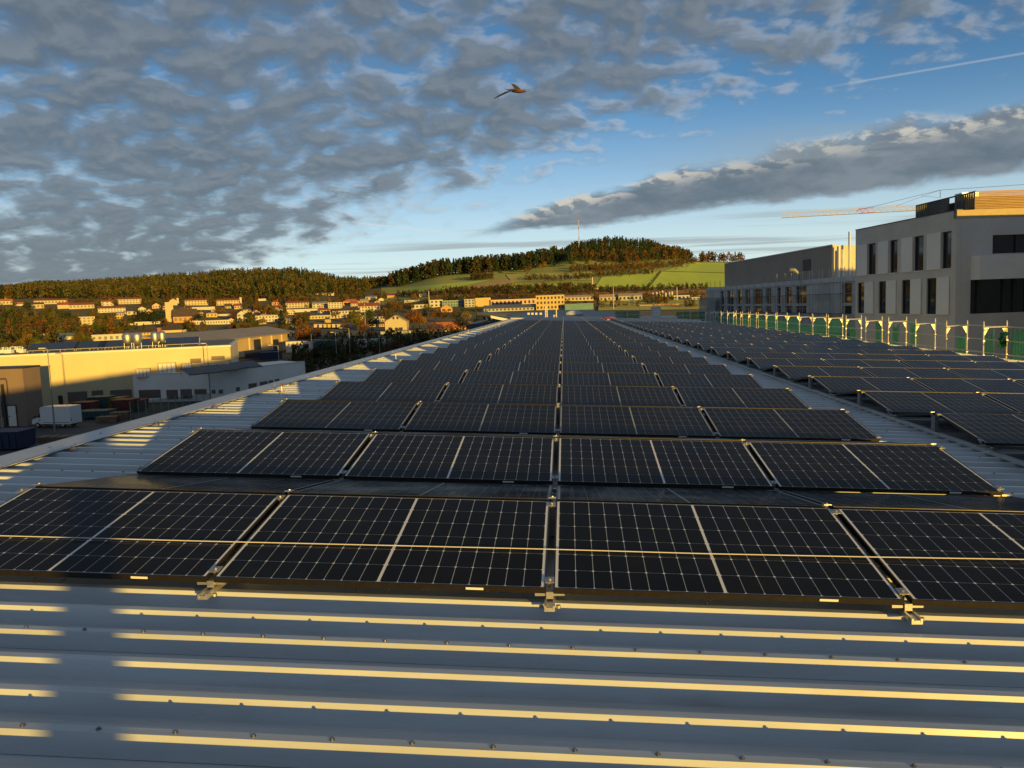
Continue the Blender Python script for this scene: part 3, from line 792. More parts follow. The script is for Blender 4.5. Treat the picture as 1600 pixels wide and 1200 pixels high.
gpart('screen_rail', M_SLAT, lambda mb: [RW.box(mb, 0, RW.L, zp-.1, zp, -.10, -.045), RW.box(mb, 0, RW.L, ZT+.3, ZT+.4, -.10, -.045)])
gpart('roof_unit', M_STEEL, lambda mb: RW.box(mb, RW.L*.28, RW.L*.40, ZT-.25, ZT+1.7, -1.6, -.4))

# ------------------------------------------------------------------ scaffolded building with brown upper storey
M_BROWN = mat('brown_cladding', (.33, .275, .225), .7, var=.06, vscale=.3)
M_LWALL = mat('raw_wall', (.58, .58, .58), .85, var=.18, vscale=.4)
M_BOARDW = mat('white_band', (.60, .60, .60), .7, var=.06)
bl0 = at(1337, 431, 80.)[:2]; bl1 = at(1104, 450, 132.)[:2]
BL = Facade(bl0, bl1); BL = BL if BL.n[0] < 0 else Facade(bl0, bl1, True)
sbg = empty('scaffolded_building', (bl0[0], bl0[1], 0)); off2 = (bl0[0], bl0[1], 0)
tag(sbg, 'half-built grey building wrapped in scaffold with windowless brown top storey', 'building')
def bpart(name, material, fn, parent=None):
    mb = MB(); fn(mb); return mb.build(name, material, parent or sbg, off=off2)
def bpx(px):
    d = ray(px, 450); A = np.array([[BL.d[0], -d[0]], [BL.d[1], -d[1]]]); return np.linalg.solve(A, -BL.o+CAM[:2])[0]
ZB = zat(1250, 438, BL)
wz0, wz1 = zat(1250, 474, BL), zat(1250, 447, BL); vz0, vz1 = zat(1250, 489, BL), zat(1250, 478, BL)
wl = [(1316, 1332), (1243, 1260), (1227, 1238), (1214, 1220), (1196, 1205), (1177, 1192), (1164, 1172), (1152, 1159), (1136, 1146), (1126, 1131)]
wl = sorted([tuple(sorted((bpx(a), bpx(b)))) for a, b in wl])
def bw(mb):
    for z0, z1 in ((wz0, wz1), (vz0, vz1)):
        c = 0.
        for a0, a1 in wl: BL.box(mb, c, a0, z0, z1, -.35, 0); c = a1
        BL.box(mb, c, BL.L, z0, z1, -.35, 0)
    for z0, z1 in ((0, vz0), (vz1, wz0), (wz1, ZB-.5)): BL.box(mb, 0, BL.L, z0, z1, -.35, 0)
    mb.hexa([BL.pt(0, -.36, ZB-1), BL.pt(0, -18, ZB-1), BL.pt(BL.L, -18, ZB-1), BL.pt(BL.L, -.36, ZB-1), BL.pt(0, -.36, ZB-.6), BL.pt(0, -18, ZB-.6), BL.pt(BL.L, -18, ZB-.6), BL.pt(BL.L, -.36, ZB-.6)])
    BL.box(mb, BL.L-.3, BL.L-.01, 0, ZB-.6, -18, -.36); BL.box(mb, .01, .3, 0, ZB-.6, -18, -.36)
bpart('wall', M_LWALL, bw)
bpart('roof_edge', M_BOARDW, lambda mb: BL.box(mb, 0, BL.L, ZB-.5, ZB, -.4, .15))
for a0, a1 in wl:
    for z0, z1 in ((wz0, wz1), (vz0, vz1)):
        bpart('window', M_GLASS, lambda mb: BL.box(mb, a0, a1, z0, z1, -.25, -.22))
u0 = at(1301, 384, 91.)[:2]; u1 = at(1132, 413, 129.)[:2]
BU = Facade(u0, u1); BU = BU if BU.n[0] < 0 else Facade(u0, u1, True)
ZU = zat(1301, 384, BU)
fdu = np.array([-BU.n[0], -BU.n[1]])
us = Facade(u0, u0+fdu*12); us = us if us.n[1] < 0 else Facade(u0, u0+fdu*12, True)
bpart('upper_storey', M_BROWN, lambda mb: mb.hexa([BU.pt(.3, 0, ZB-.6), BU.pt(.3, -12, ZB-.6), BU.pt(BU.L, -12, ZB-.6), BU.pt(BU.L, 0, ZB-.6), BU.pt(.3, 0, ZU), BU.pt(.3, -12, ZU), BU.pt(BU.L, -12, ZU), BU.pt(BU.L, 0, ZU)]))
bpart('end_wall', mat('cream_end', (.62, .56, .44), .8, var=.05), lambda mb: us.box(mb, .02, 12, ZB-.6, ZU+.02, -.29, 0))
bpart('vent_grille', M_DFRAME, lambda mb: BU.box(mb, BU.L*.15, BU.L*.15+2.2, ZU-2.4, ZU-1.1, .0, .05))
bpart('roof_trim', M_BOARDW, lambda mb: BU.box(mb, -.05, BU.L, ZU+.03, ZU+.16, -.3, .06))
for k_, (px, y0, y1) in enumerate(((1310, 425, 385), (1317, 425, 390), (1327, 420, 362))):
    p = at(px, 425, 90.3); q = at(px, y1, 90.3)
    bpart('flue_pipe', M_STEEL, lambda mb: mb.tube((p[0], p[1], ZB-.6), (p[0], p[1], q[2]), .16 if k_ < 2 else .12, 10))
# bent exhaust duct on the lower roof
pts = [at(1245, 438, 93.), at(1245, 428, 93.), at(1243, 424, 93.), at(1239, 421.5, 93.), at(1234, 421, 93.)]
def duct(mb):
    for a, b in zip(pts[:-1], pts[1:]): mb.tube(a, b, .28, 10)
bpart('exhaust_duct', M_PLATE, duct)
# scaffold in front of the wall
sc2 = empty('building_scaffold', (bl0[0], bl0[1], 0)); tag(sc2, 'dark tube scaffold standing against the half-built grey building', 'scaffold')
nst = int(BL.L/2.57)
for i in range(nst+1):
    a_ = i*2.57
    def fn(mb):
        for o_ in (.35, 1.08): mb.tube(BL.pt(a_, o_, 0), BL.pt(a_, o_, ZB+.9), .03, 6)
        for zz in (4.6, 6.6, 8.6, 10.6): mb.tube(BL.pt(a_, .35, zz), BL.pt(a_, 1.08, zz), .025, 6)
    mb = MB(); fn(mb); mb.build('scaffold_frame', mat('scaffold_dull', (.45, .45, .44), .5, metal=.5), sc2, off=off2)
for zz in (4.6, 6.6, 8.6, 10.6):
    mb = MB(); BL.box(mb, 0, nst*2.57, zz-.03, zz+.03, .4, 1.05); mb.build('deck_board', mat('board_dull', (.10, .09, .075), .8), sc2, off=off2)
    for dz_ in (.5, 1.0):
        mb = MB(); mb.tube(BL.pt(0, 1.1, zz+dz_), BL.pt(nst*2.57, 1.1, zz+dz_), .022, 6); mb.build('guard_rail', MAT['scaffold_dull'], sc2, off=off2)
mb = MB()
n = 20
for a in range(n+1):
    for zz in (3, 6, 9, ZB-1.6): mb.v.append(BL.pt(BL.L-9+9.4*a/n, 1.2+.06*math.sin(a*1.7+zz), zz))
for a in range(n):
    for q in range(3): j = a*4+q; mb.f.append((j, j+4, j+5, j+1))
mb.build('dust_sheet', mat('dust_sheet', (.30, .33, .34), .8, alpha=.8), sc2, True, off=off2)

# ------------------------------------------------------------------ tower crane beyond
M_CRED = mat('crane_red', (.55, .16, .07), .5); M_CWHT = mat('crane_white', (.62, .58, .5), .5)
ja = at(1222, 340, 215.); jb = at(1640, 317, 205.)
cr = empty('tower_crane', (jb[0], jb[1], 0)); offc = (jb[0], jb[1], 0)
tag(cr, 'red and white tower crane jib reaching left above the brown clad building', 'crane')
jd = (jb-ja); JL = np.linalg.norm(jd); jd /= JL; side = np.cross(jd, [0, 0, 1.]); side /= np.linalg.norm(side)
nseg = int(JL/1.5)
for half, (s0, s1) in enumerate(((0, .30), (.30, .36), (.36, .70), (.70, .76), (.76, 1.0))):
    mb = MB()
    c = [ja+side*.55, ja-side*.55, ja+np.array([0, 0, 1.2])]
    for q in c: mb.tube(q+jd*JL*s0, q+jd*JL*s1, .075, 5)
    for i in range(int(nseg*s0), int(nseg*s1)):
        p0 = jd*i*1.5; p1 = jd*(i*1.5+.75); p2 = jd*(i*1.5+1.5)
        for q in c[:2]: mb.tube(q+p0, c[2]+p1, .04, 4); mb.tube(c[2]+p1, q+p2, .04, 4)
        mb.tube(c[0]+p0, c[1]+p0, .035, 4)
    mb.build('jib_section', M_CWHT if half % 2 == 0 else M_CRED, cr, off=offc)
ap = at(1469, 297, 209.); apb = at(1469, 309, 209.); far_ = at(1680, 283, 205.); j1 = at(1338, 329, 212.); j2 = at(1400, 322, 210.5)
mb = MB(); mb.tube(ap, apb, .07, 5).tube(ap, j1, .045, 5).tube(ap, j2, .03, 5).tube(ap, far_, .045, 5).tube(at(1440, 306, 210), apb, .03, 4)
mb.build('stay_cables', M_DFRAME, cr, off=offc)
mb = MB()
for sx in (-.8, .8):
    for sy in (-.8, .8): mb.tube((jb[0]+sx, jb[1]+sy, 0), (jb[0]+sx, jb[1]+sy, jb[2]+9), .09, 5)
zz = 0.
while zz < jb[2]+7:
    for sx, sy, tx, ty in ((-.8, -.8, .8, -.8), (.8, -.8, .8, .8), (.8, .8, -.8, .8), (-.8, .8, -.8, -.8)): mb.tube((jb[0]+sx, jb[1]+sy, zz), (jb[0]+tx, jb[1]+ty, zz+1.6), .04, 4)
    zz += 1.6
mb.build('mast', M_CWHT, cr, off=offc)
MB().box(jb[0]-.9, jb[0]+.9, jb[1]-1.6, jb[1]-.4, jb[2]-1.5, jb[2]+.3).build('cab', M_CWHT, cr, off=offc)
mb = MB(); mb.tube((jb[0], jb[1], jb[2]+9), far_, .045, 5).tube(jb, jb+jd*14, .25, 6); mb.box(jb[0]+10, jb[0]+13, jb[1]-3, jb[1]-1, jb[2]-1.5, jb[2]+1)
mb.build('counter_jib', M_CRED, cr, off=offc)

# ------------------------------------------------------------------ beyond the far end of the roof
M_DROOF = mat('dark_membrane', (.05, .06, .07), .45, var=.15, vscale=.4)
M_WHITE = mat('white_paint', (.72, .70, .66), .6, var=.04)
nh = empty('dark_roofed_hall', (0, 84, 0)); tag(nh, 'low hall with dark curved roof just behind the far roof end', 'building')
mb = MB(); n = 24
xa, xb, ya_, yb_ = at(752, 490, 100.)[0], at(972, 490, 100.)[0], 84., 118.
for i in range(n+1):
    x = xa+(xb-xa)*i/n; z = 8.75+.45*math.sin(math.pi*i/n)
    mb.v += [(x, ya_-84, z-1.2), (x, ya_-84, z), (x, yb_-84, z+.45)]
for i in range(n):
    a = i*3; mb.f += [(a, a+3, a+4, a+1), (a+1, a+4, a+5, a+2)]
mb.build('roof', M_DROOF, nh)
MB().box(xa+.1, xb-.1, .3, 33.5, 0, 7.6).build('wall', M_WALLG, nh)
mb = MB(); n = 12
p = at(897, 491, 96.)
for i in range(n+1):
    a = math.pi*i/n; x = p[0]-1.0*math.cos(a); z = p[2]+.45*math.sin(a)
    mb.v += [(x, 8, z), (x, 16, z)]
for i in range(n): mb.f.append((2*i, 2*i+1, 2*i+3, 2*i+2))
mb.f.append(tuple(2*i for i in range(n+1)))
mb.build('barrel_skylight', mat('skylight', (.6, .66, .7), .25, spec=.6), nh, True)
for k_, px in enumerate((826, 832, 838, 845)):
    q = at(px, 490, 88.); MB().box(q[0]-.12, q[0]+.12, 3.9, 4.1, q[2]-.12, q[2]+.1).build('roof_light', M_WHITE, nh)
# access ladder top standing at the roof end
lad = empty('roof_ladder', (0, Y_E, ROOF_Z)); tag(lad, 'pale aluminium ladder tops and guard posts at the far roof end', 'ladder')
for px, hh in ((852.5, 2.0), (855, 2.0), (865.5, 1.1), (869.5, 1.7), (878, .5), (907, .45), (910, .4), (915, .5), (928, .45)):
    q = at(px, 497, Y_E); MB().tube((q[0], .3, -.4), (q[0], .3, hh-.55), .055, 6).build('post', mat('ladder_alu', (.7, .62, .45), .5), lad)
for (a_, b_), zs in (((852.5, 855), (0, .3, .6, .9, 1.2)), ((865.5, 869.5), (-.1, .2, .5))):
    for z_ in zs: qa = at(a_, 497, Y_E); qb = at(b_, 497, Y_E); MB().tube((qa[0], .3, z_), (qb[0], .3, z_), .035, 5).build('rung', MAT['ladder_alu'], lad)
# red tarpaulin on the roof between the arrays
tp = at(952, 501, 77.5); mb = MB(); n = 8
for i in range(n+1):
    for j in range(n+1):
        a, b = i/n, j/n; r_ = max(0, 1-((a-.5)**2+(b-.5)**2)*3.2)
        mb.v.append((-.75+1.5*a, -.8+1.6*b, .35*r_+.07*math.sin(7*a+3*b)+.06))
for i in range(n):
    for j in range(n): q = i*(n+1)+j; mb.f.append((q, q+n+1, q+n+2, q+1))
o = mb.build('red_tarpaulin', mat('tarp_red', (.50, .10, .09), .6, var=.2), smooth=True); o.location = (tp[0], tp[1], roofz(tp[0])+.05)
tag(o, 'small red tarpaulin heap at the far end between the arrays', 'tarpaulin')
# rooftop unit and white slab right of it
q = at(1026, 494, 92.); ru = empty('rooftop_unit', (q[0], 92, 0)); tag(ru, 'pale box-shaped rooftop unit standing on a white slab beyond the roof', 'air unit')
z0 = at(1026, 497.5, 92)[2]; z1 = at(1026, 479, 92)[2]; zs = at(1026, 495, 92)[2]
w2 = .5*13/FPX*92; MB().box(-w2, w2, 0, 1.4, zs, z1).build('casing', mat('unit_grey', (.5, .48, .46), .6), ru)
for k_ in range(5): zz = zs+.15+k_*.2; MB().box(-w2+.06, w2-.06, -.02, -.003, zz, zz+.1).build('louvre', M_LPAN, ru)
xa_ = at(1000, 497, 92)[0]-q[0]; xb_ = at(1057, 497, 92)[0]-q[0]; MB().box(xa_, xb_, -1, 3, z0-1.0, zs-.002).build('slab', M_WHITE, ru)
MB().box(xa_+.3, xb_-.3, -.8, 2.8, -q[2]*0-.0, z0-1.0).build('base', M_WALLG, ru)
# loose scaffold bays beyond the roof end, some with net
for n_, (x0p, x1p, Yc, net) in enumerate(((961, 1000, 90., True), (1003, 1018, 95., False), (1056, 1078, 97., True), (1079, 1102, 99., True), (745, 762, 95., False))):
    a_ = at(x0p, 498, Yc); b_ = at(x1p, 498, Yc); zt = at(x0p, 487 if n_ else 486, Yc)[2]
    sx = empty('scaffold_bay', (a_[0], Yc, 0)); L_ = b_[0]-a_[0]
    tag(sx, ['scaffold bay with green net left of the rooftop unit', 'bare scaffold bay touching the left side of the rooftop unit', 'netted scaffold bay right of the rooftop unit', 'netted scaffold bay beside the wrapped building corner', 'dark scaffold bay by the steel canopy left of the roof end'][n_], 'scaffold', 'scaffold bays beyond the roof end')
    k2 = max(2, int(L_/1.2))
    for i in range(k2+1): MB().tube((L_*i/k2, 0, 0), (L_*i/k2, 0, zt+.2), .04, 6).build('post', M_SCAF if n_ != 4 else M_DFRAME, sx)
    for zz in (zt, zt-.5, zt-1.0): MB().tube((0, 0, zz), (L_, 0, zz), .03, 5).build('rail', M_SCAF if n_ != 4 else M_DFRAME, sx)
    if net: MB().box(0, L_, .05, .07, zt-2.2, zt-.05).build('net', M_NET, sx)
# steel canopy left of the roof end
cp = empty('steel_canopy', (0, 86, 0)); tag(cp, 'dark steel frame canopy with pale sloping roof edge left of the roof end', 'canopy')
for px in (757, 765, 772, 780):
    q = at(px, 505, 86.); MB().box(q[0]-.13, q[0]+.13, -.13, .13, 0, at(px, 491, 86.)[2]).build('column', M_DFRAME, cp)
qa = at(746, 489, 86.); qb = at(792, 489.5, 86.)
MB().hexa([(qa[0], -.5, qa[2]-.2), (qb[0], -.5, qb[2]-.35), (qb[0], 9, qb[2]-.35), (qa[0], 9, qa[2]-.2), (qa[0], -.5, qa[2]+.05), (qb[0], -.5, qb[2]-.1), (qb[0], 9, qb[2]-.1), (qa[0], 9, qa[2]+.05)]).build('roof', M_DROOF, cp)
qa = at(767, 493, 84.); qb = at(800, 499.5, 84.)
MB().hexa([(qa[0], -2.2, qa[2]-.25), (qb[0], -2.2, qb[2]-.3), (qb[0], -1.4, qb[2]-.3), (qa[0], -1.4, qa[2]-.25), (qa[0], -2.2, qa[2]), (qb[0], -2.2, qb[2]), (qb[0], -1.4, qb[2]), (qa[0], -1.4, qa[2])]).build('edge_beam', M_WHITE, cp)

# ------------------------------------------------------------------ left: factory with solar tables, warehouse, van
M_CREAM = mat('cream_render', (.66, .56, .34), .8, var=.06, vscale=.25, streak=(1, 1, .3))
M_SHUT = mat('roller_shutter', (.16, .13, .12), .6, var=.08, vscale=.6, streak=(.1, .1, 8))
M_PVD = mat('pv_dark', (.014, .018, .03), .18, spec=.5)
fac = empty('cream_factory', (-63.4, 94.4, 0)); offf = (-63.4, 94.4, 0)
tag(fac, 'long cream factory with lower front wing and dark roller shutters', 'building')
def fpart(name, material, fn, parent=None):
    mb = MB(); fn(mb); return mb.build(name, material, parent or fac, off=offf)
FA = Facade((-82., 87.4), (-43.8, 101.8)); FA = FA if FA.n[1] < 0 else Facade((-82., 87.4), (-43.8, 101.8), True)
HF = 6.55
def fx(F_, px):
    d = ray(px, 600); A = np.array([[F_.d[0], -d[0]], [F_.d[1], -d[1]]]); return np.linalg.solve(A, -F_.o+CAM[:2])[0]
fpart('wall', M_CREAM, lambda mb: FA.box(mb, 0, FA.L, 0, HF, -26, 0))
fpart('roof_edge', M_WHITE, lambda mb: FA.box(mb, -.1, FA.L+.1, HF+.002, HF+.22, -26.1, .06))
fpart('roof', mat('gravel_roof', (.16, .15, .14), .95, var=.2, vscale=2), lambda mb: FA.box(mb, .3, FA.L-.3, HF+.23, HF+.28, -25.7, -.4))
FB1 = Facade((-54.8, 97.3), (-45., 97.3)); FB1 = FB1 if FB1.n[1] < 0 else Facade((-54.8, 97.3), (-45., 97.3), True)
FB2 = Facade((-45., 97.3), (-37.7, 113.)); FB2 = FB2 if FB2.n[0] > 0 else Facade((-45., 97.3), (-37.7, 113.), True)
HW = 3.55
def wing(mb):
    P = [(-54.8, 97.3), (-45., 97.3), (-37.7, 113.), (-43., 118.), (-54.8, 101.)]
    i = len(mb.v); mb.v += [(x, y, 0) for x, y in P]+[(x, y, HW) for x, y in P]
    for a in range(5): mb.f.append((i+a, i+(a+1) % 5, i+5+(a+1) % 5, i+5+a))
    mb.f.append(tuple(i+5+a for a in range(5)))
fpart('front_wing', mat('pale_render', (.86, .85, .82), .8, var=.06, vscale=.3), wing)
fpart('wing_edge', M_WHITE, lambda mb: [FB1.box(mb, 0, FB1.L, HW+.002, HW+.14, -.3, .05), FB2.box(mb, 0.02, FB2.L, HW+.002, HW+.14, -.3, .05)])
for px0, px1, y0, y1, F_ in ((104, 135, 612, 630, FA), (142, 160, 610, 623, FA), (171, 205, 609, 622, FA), (216, 250, 609, 622, FB1), (259, 277, 609, 624, FB1), (281, 299, 608, 623, FB1), (303, 322, 608, 616, FB1), (330, 336, 609, 615, FB1), (341, 347.5, 609, 615, FB2), (368, 374, 605, 611, FB2), (388, 401, 599, 607, FB2), (406, 418, 596, 604, FB2), (420, 427, 594, 601, FB2), (430, 437, 592, 599, FB2)):
    a0, a1 = sorted((fx(F_, px0), fx(F_, px1))); pm = (px0+px1)/2
    z0 = zat(pm, y1, F_); z1 = zat(pm, y0, F_)
    w_ = fpart('window', M_SHUT, lambda mb: F_.box(mb, a0, a1, z0, z1, .004, .03))
    ns = 6 if (px1-px0) > 12 else 2
    for q in range(ns): fpart('shutter_slat', M_SHUT, lambda mb: F_.box(mb, a0+.03, a1-.03, z0+(z1-z0)*(q+.1)/ns, z0+(z1-z0)*(q+.85)/ns, .032, .055), w_)
for px0, px1, y0, y1 in ((300, 317, 560, 567), (333, 354, 556, 562)):
    a0, a1 = sorted((fx(FA, px0), fx(FA, px1))); pm = (px0+px1)/2
    fpart('window', M_SHUT, lambda mb: FA.box(mb, a0, a1, zat(pm, y1, FA), zat(pm, y0, FA), .004, .04))
for px0, px1, y0, y1 in ((216, 238, 575, 589), (251, 278, 566, 585), (288, 302, 567, 580)):    # ducts on the wall
    a0, a1 = sorted((fx(FA, px0), fx(FA, px1))); pm = (px0+px1)/2
    d_ = fpart('air_handler', mat('unit_cream', (.5, .47, .40), .6), lambda mb: FA.box(mb, a0, a1, zat(pm, y1, FA), zat(pm, y0, FA), .004, 1.1))
    for q in range(4): fpart('louvre', M_LPAN, lambda mb: FA.box(mb, a0+(a1-a0)*(q+.15)/4, a0+(a1-a0)*(q+.85)/4, zat(pm, y1, FA)+.1, zat(pm, y0, FA)-.15, 1.104, 1.14), d_)
fpart('door', M_DFRAME, lambda mb: FA.box(mb, fx(FA, 89), fx(FA, 96), 0, zat(92, 618, FA), .004, .05))
# solar tables on the roofs
def pv_table(c, ang, L_, D_, zb, label, rise=.9):
    r_ = empty('solar_table', (c[0], c[1], zb), ang); tag(r_, label, 'solar table', 'solar tables on the factory roof')
    nm = max(2, int(L_/1.7))
    for i in range(nm):
        x0 = -L_/2+L_*i/nm; x1 = x0+L_/nm-.03
        MB().hexa([(x0, 0, .30), (x1, 0, .30), (x1, D_, .30+rise), (x0, D_, .30+rise), (x0, 0, .35), (x1, 0, .35), (x1, D_, .35+rise), (x0, D_, .35+rise)]).build('solar_panel', M_PVD, r_)
    for i in range(nm+1):
        x = -L_/2+L_*i/nm*.98+.05; MB().tube((x, D_-.1, 0), (x, D_-.1, .28+rise), .04, 6).build('strut', M_SCAF, r_)
        MB().tube((x, .1, 0), (x, .1, .3), .04, 6).build('strut', M_SCAF, r_)
    MB().tube((-L_/2, .1, .26), (L_/2, .1, .26), .05, 6).build('beam', M_SCAF, r_)
ang = math.atan2(FA.d[1], FA.d[0])
for n_, (px, L_) in enumerate(((78, 5.6), (138, 3.6), (174, 3.4), (232, 3.0), (285, 4.2))):
    a_ = fx(FA, px); q = FA.pt(a_, -2.4, HF+.28); pv_table(q, ang, L_, 2.6, HF+.28, '%s from left of the dark tilted solar tables on the cream factory roof' % ordw(n_+1), .75)
for n_, (px, py) in enumerate(((322, 581), (352, 577), (388, 572))):
    d = ray(px, py); p = gz(px, py, HW+.5); pv_table((p[0], p[1]), math.radians(58), 4.4, 1.9, HW+.01, '%s from left of the tilted solar tables on the front wing roof' % ordw(n_+1), .7)
# silos
M_INOX = mat('stainless', (.5, .5, .5), .5, metal=.95, var=.1, vscale=2)
for n_, (px, Ysi) in enumerate(((201, 99.5), (216, 98.5), (244, 101.), (255, 102.))):
    p = at(px, 552, Ysi); si = empty('steel_silo', (p[0], p[1], HF+.28))
    tag(si, 'stainless steel silo with conical bottom on the factory roof, %s from left' % ordw(n_+1), 'silo', 'silos on the factory roof')
    r_ = .62 if n_ < 2 else .5
    MB().lathe([(.16, .35), (r_, .85), (r_, 1.75), (r_*.75, 2.0), (.1, 2.08)], (0, 0), 20).build('tank', M_INOX, si, True)
    for k_ in range(3):
        a = 2*math.pi*k_/3; MB().tube((r_*.8*math.cos(a), r_*.8*math.sin(a), 0), (r_*.8*math.cos(a), r_*.8*math.sin(a), 1.0), .04, 6).build('leg', M_PLATE, si)
# pale pipework at the left end of the roof
for n_ in range(9):
    p = at(6+n_*3.8, 562, 99.+rnd.uniform(-2, 3)); u_ = empty('roof_fan', (p[0], p[1], HF+.28))
    MB().box(-.30, .30, -.3, .3, 0, .45).build('casing', M_LPAN, u_); MB().lathe([(.2, .45), (.2, .6), (.27, .62), (.27, .75)], (0, 0), 12).build('cowl', M_STEEL, u_)
    tag(u_, 'pale roof fan on the factory, %s from left at its left end' % ordw(n_+1), 'roof fan', 'roof fans')
# brown warehouse at the left edge
wh = empty('brown_warehouse', (-62, 78, 0)); tag(wh, 'dark brown flat-roofed warehouse at the left edge behind the white van', 'building')
xr_ = at(67, 640, 78.)[0]
xr_ = at(41, 640, 78.)[0]; WD = 78.*((at(41, 640, 78.)[0]/78.)/(at(68, 640, 78.)[0]/78.)-1)
MB().box(-30, xr_+62, 0, WD, 0, 5.95).build('wall', mat('brown_panel', (.22, .16, .12), .6, var=.08, vscale=.3, streak=(1, 1, .2)), wh)
MB().box(-30, xr_+62+.06, -.06, WD+.06, 5.952, 6.12).build('roof_edge', M_DFRAME, wh)
dx0 = at(14, 655, 78.)[0]+62; dx1 = at(26.5, 655, 78.)[0]+62
dr = MB().box(dx0, dx1, -.06, -.003, .05, 2.15).build('door', M_WHITE, wh)
MB().box(dx0-.08, dx0-.002, -.08, -.003, 0, 2.25).box(dx1+.002, dx1+.08, -.08, -.003, 0, 2.25).box(dx0-.08, dx1+.08, -.08, -.003, 2.151, 2.25).build('door_frame', M_DFRAME, dr)
MB().box(dx0+.1, dx0+.2, -.1, -.062, 1.0, 1.1).build('handle', M_DFRAME, dr)
px_ = at(6, 640, 77.8)[0]+62; MB().box(px_-.12, px_+.12, -.2, -.003, 0, 4.4).build('downpipe', M_DFRAME, wh)
wx = at(1, 640, 78.)[0]+62; MB().box(wx-.5, wx+.35, -.05, -.003, 1.0, 2.6).build('window', M_GLASS, wh)

# white delivery van
M_VANW = mat('van_white', (.70, .71, .73), .35, spec=.5, var=.03, coat=.3)
M_TYRE = mat('tyre', (.02, .02, .02), .85); M_RIM = mat('rim', (.45, .45, .46), .4, metal=.7)
vp = gz(50, 668.5); vq = gz(121, 664.5)
van = empty('delivery_van', (vp[0], vp[1], 0), math.radians(-8)); van.scale = (.8, .8, .8); VL = 5.7
tag(van, 'white panel van with a tall box body parked beside the brown warehouse', 'van')
prof = [(0, .45), (.02, .85), (.18, 1.08), (.75, 1.25), (1.30, 2.0), (1.55, 2.12), (1.62, .45)]
def extr(mb, prof, y0, y1):
    i = len(mb.v); n = len(prof); mb.v += [(x, y0, z) for x, z in prof]+[(x, y1, z) for x, z in prof]
    for a in range(n): b_ = (a+1) % n; mb.f.append((i+a, i+n+a, i+n+b_, i+b_))
    mb.f.append(tuple(i+a for a in range(n))); mb.f.append(tuple(i+n+n-1-a for a in range(n)))
mb = MB(); extr(mb, prof, .06, 1.94); bd = mb.build('cab', M_VANW, van)
mb = MB(); extr(mb, [(1.36, .50), (1.36, 2.50), (1.62, 2.66), (VL-.08, 2.70), (VL, 2.62), (VL, .48), (VL-.1, .42)], 0, 2.0); mb.build('box_body', M_VANW, van)
mb = MB(); extr(mb, [(.80, 1.28), (1.27, 1.93), (1.33, 1.93), (1.33, 1.28)], .045, .055); mb.build('side_window', M_GLASS, van)
mb = MB(); mb.hexa([(.76, .15, 1.27), (.80, .15, 1.26), (.80, 1.85, 1.26), (.76, 1.85, 1.27), (1.27, .15, 1.98), (1.31, .15, 1.97), (1.31, 1.85, 1.97), (1.27, 1.85, 1.98)]); mb.build('windscreen', M_GLASS, van)
for wx_ in (.85, 4.55):
    for wy in (.02, 1.78):
        w_ = empty('wheel'); w_.parent = van; w_.location = (wx_, wy+.1, .34)
        MB().tube((0, -.11, 0), (0, .11, 0), .34, 20).build('tyre', M_TYRE, w_); MB().tube((0, -.118, 0), (0, .118, 0), .19, 14).build('rim', M_RIM, w_)
MB().box(1.66, VL-.12, -.012, .0, .62, .70).build('side_trim', M_PLATE, van)
MB().box(1.20, 1.30, -.06, .04, .9, 1.02).build('door_handle', M_DFRAME, bd)
MB().box(-.02, .06, .15, .5, .75, .95).build('headlight', M_STEEL, van); MB().box(-.02, .06, 1.5, 1.85, .75, .95).build('headlight', M_STEEL, van)
MB().box(VL-.03, VL+.02, .1, .2, .8, 1.2).build('tail_light', mat('tail_red', (.4, .02, .02), .4), van)
MB().box(-.04, VL-.2, .1, 1.9, .30, .44).build('chassis', M_DFRAME, van)
MB().box(.62, .72, -.16, .02, 1.28, 1.52).build('mirror', M_DFRAME, van)

# lamp posts and poles standing in the yard
M_POLE = mat('pole_steel', (.30, .28, .25), .5, metal=.5)
def lamp(px, ybase, ytop, label, arm=1.2, Y=None, head=True):
    p = gz(px, ybase) if Y is None else ter(px, Y)
    h = at(px-.1*(ybase-ytop), ytop, p[1])[2]-p[2]
    r_ = empty('street_lamp' if head else 'flag_pole', p); tag(r_, label, 'lamp post' if head else 'pole')
    MB().tube((0, 0, 0), (0, 0, h), .085, 8, .045).build('pole', M_POLE, r_)
    if head:
        MB().tube((0, 0, h-.05), (-arm, 0, h+.12), .04, 6).build('arm', M_POLE, r_)
        MB().box(-arm-.55, -arm+.05, -.13, .13, h+.06, h+.17).build('lamp_head', mat('lamp_white', (.6, .58, .52), .5), r_)
lamp(86, 676, 546, 'tall thin lamp post in front of the white van', .25)
lamp(329.5, 627, 538, 'dark lamp post before the right half of the factory wing', .15)
lamp(438, 598, 540, 'lamp post with pale head at the right end of the factory wing', 1.0)
lamp(527, 574, 520, 'thin lamp post left of the twin poles in the dark yard', .4)
lamp(548, 568, 513, 'lamp post with angled pale head in the dark yard', 1.4)
lamp(5, 680, 595, 'dark post at the left edge against the brown warehouse', .15)
for n_, (px, yb, yt) in enumerate(((488, 552, 522), (494, 550, 526), (573, 545, 470), (594, 560, 520), (651, 545, 505))):
    lamp(px, yb, yt, 'thin bare pole standing in the shaded yard, %s from left' % ordw(n_+1), 0, head=False)
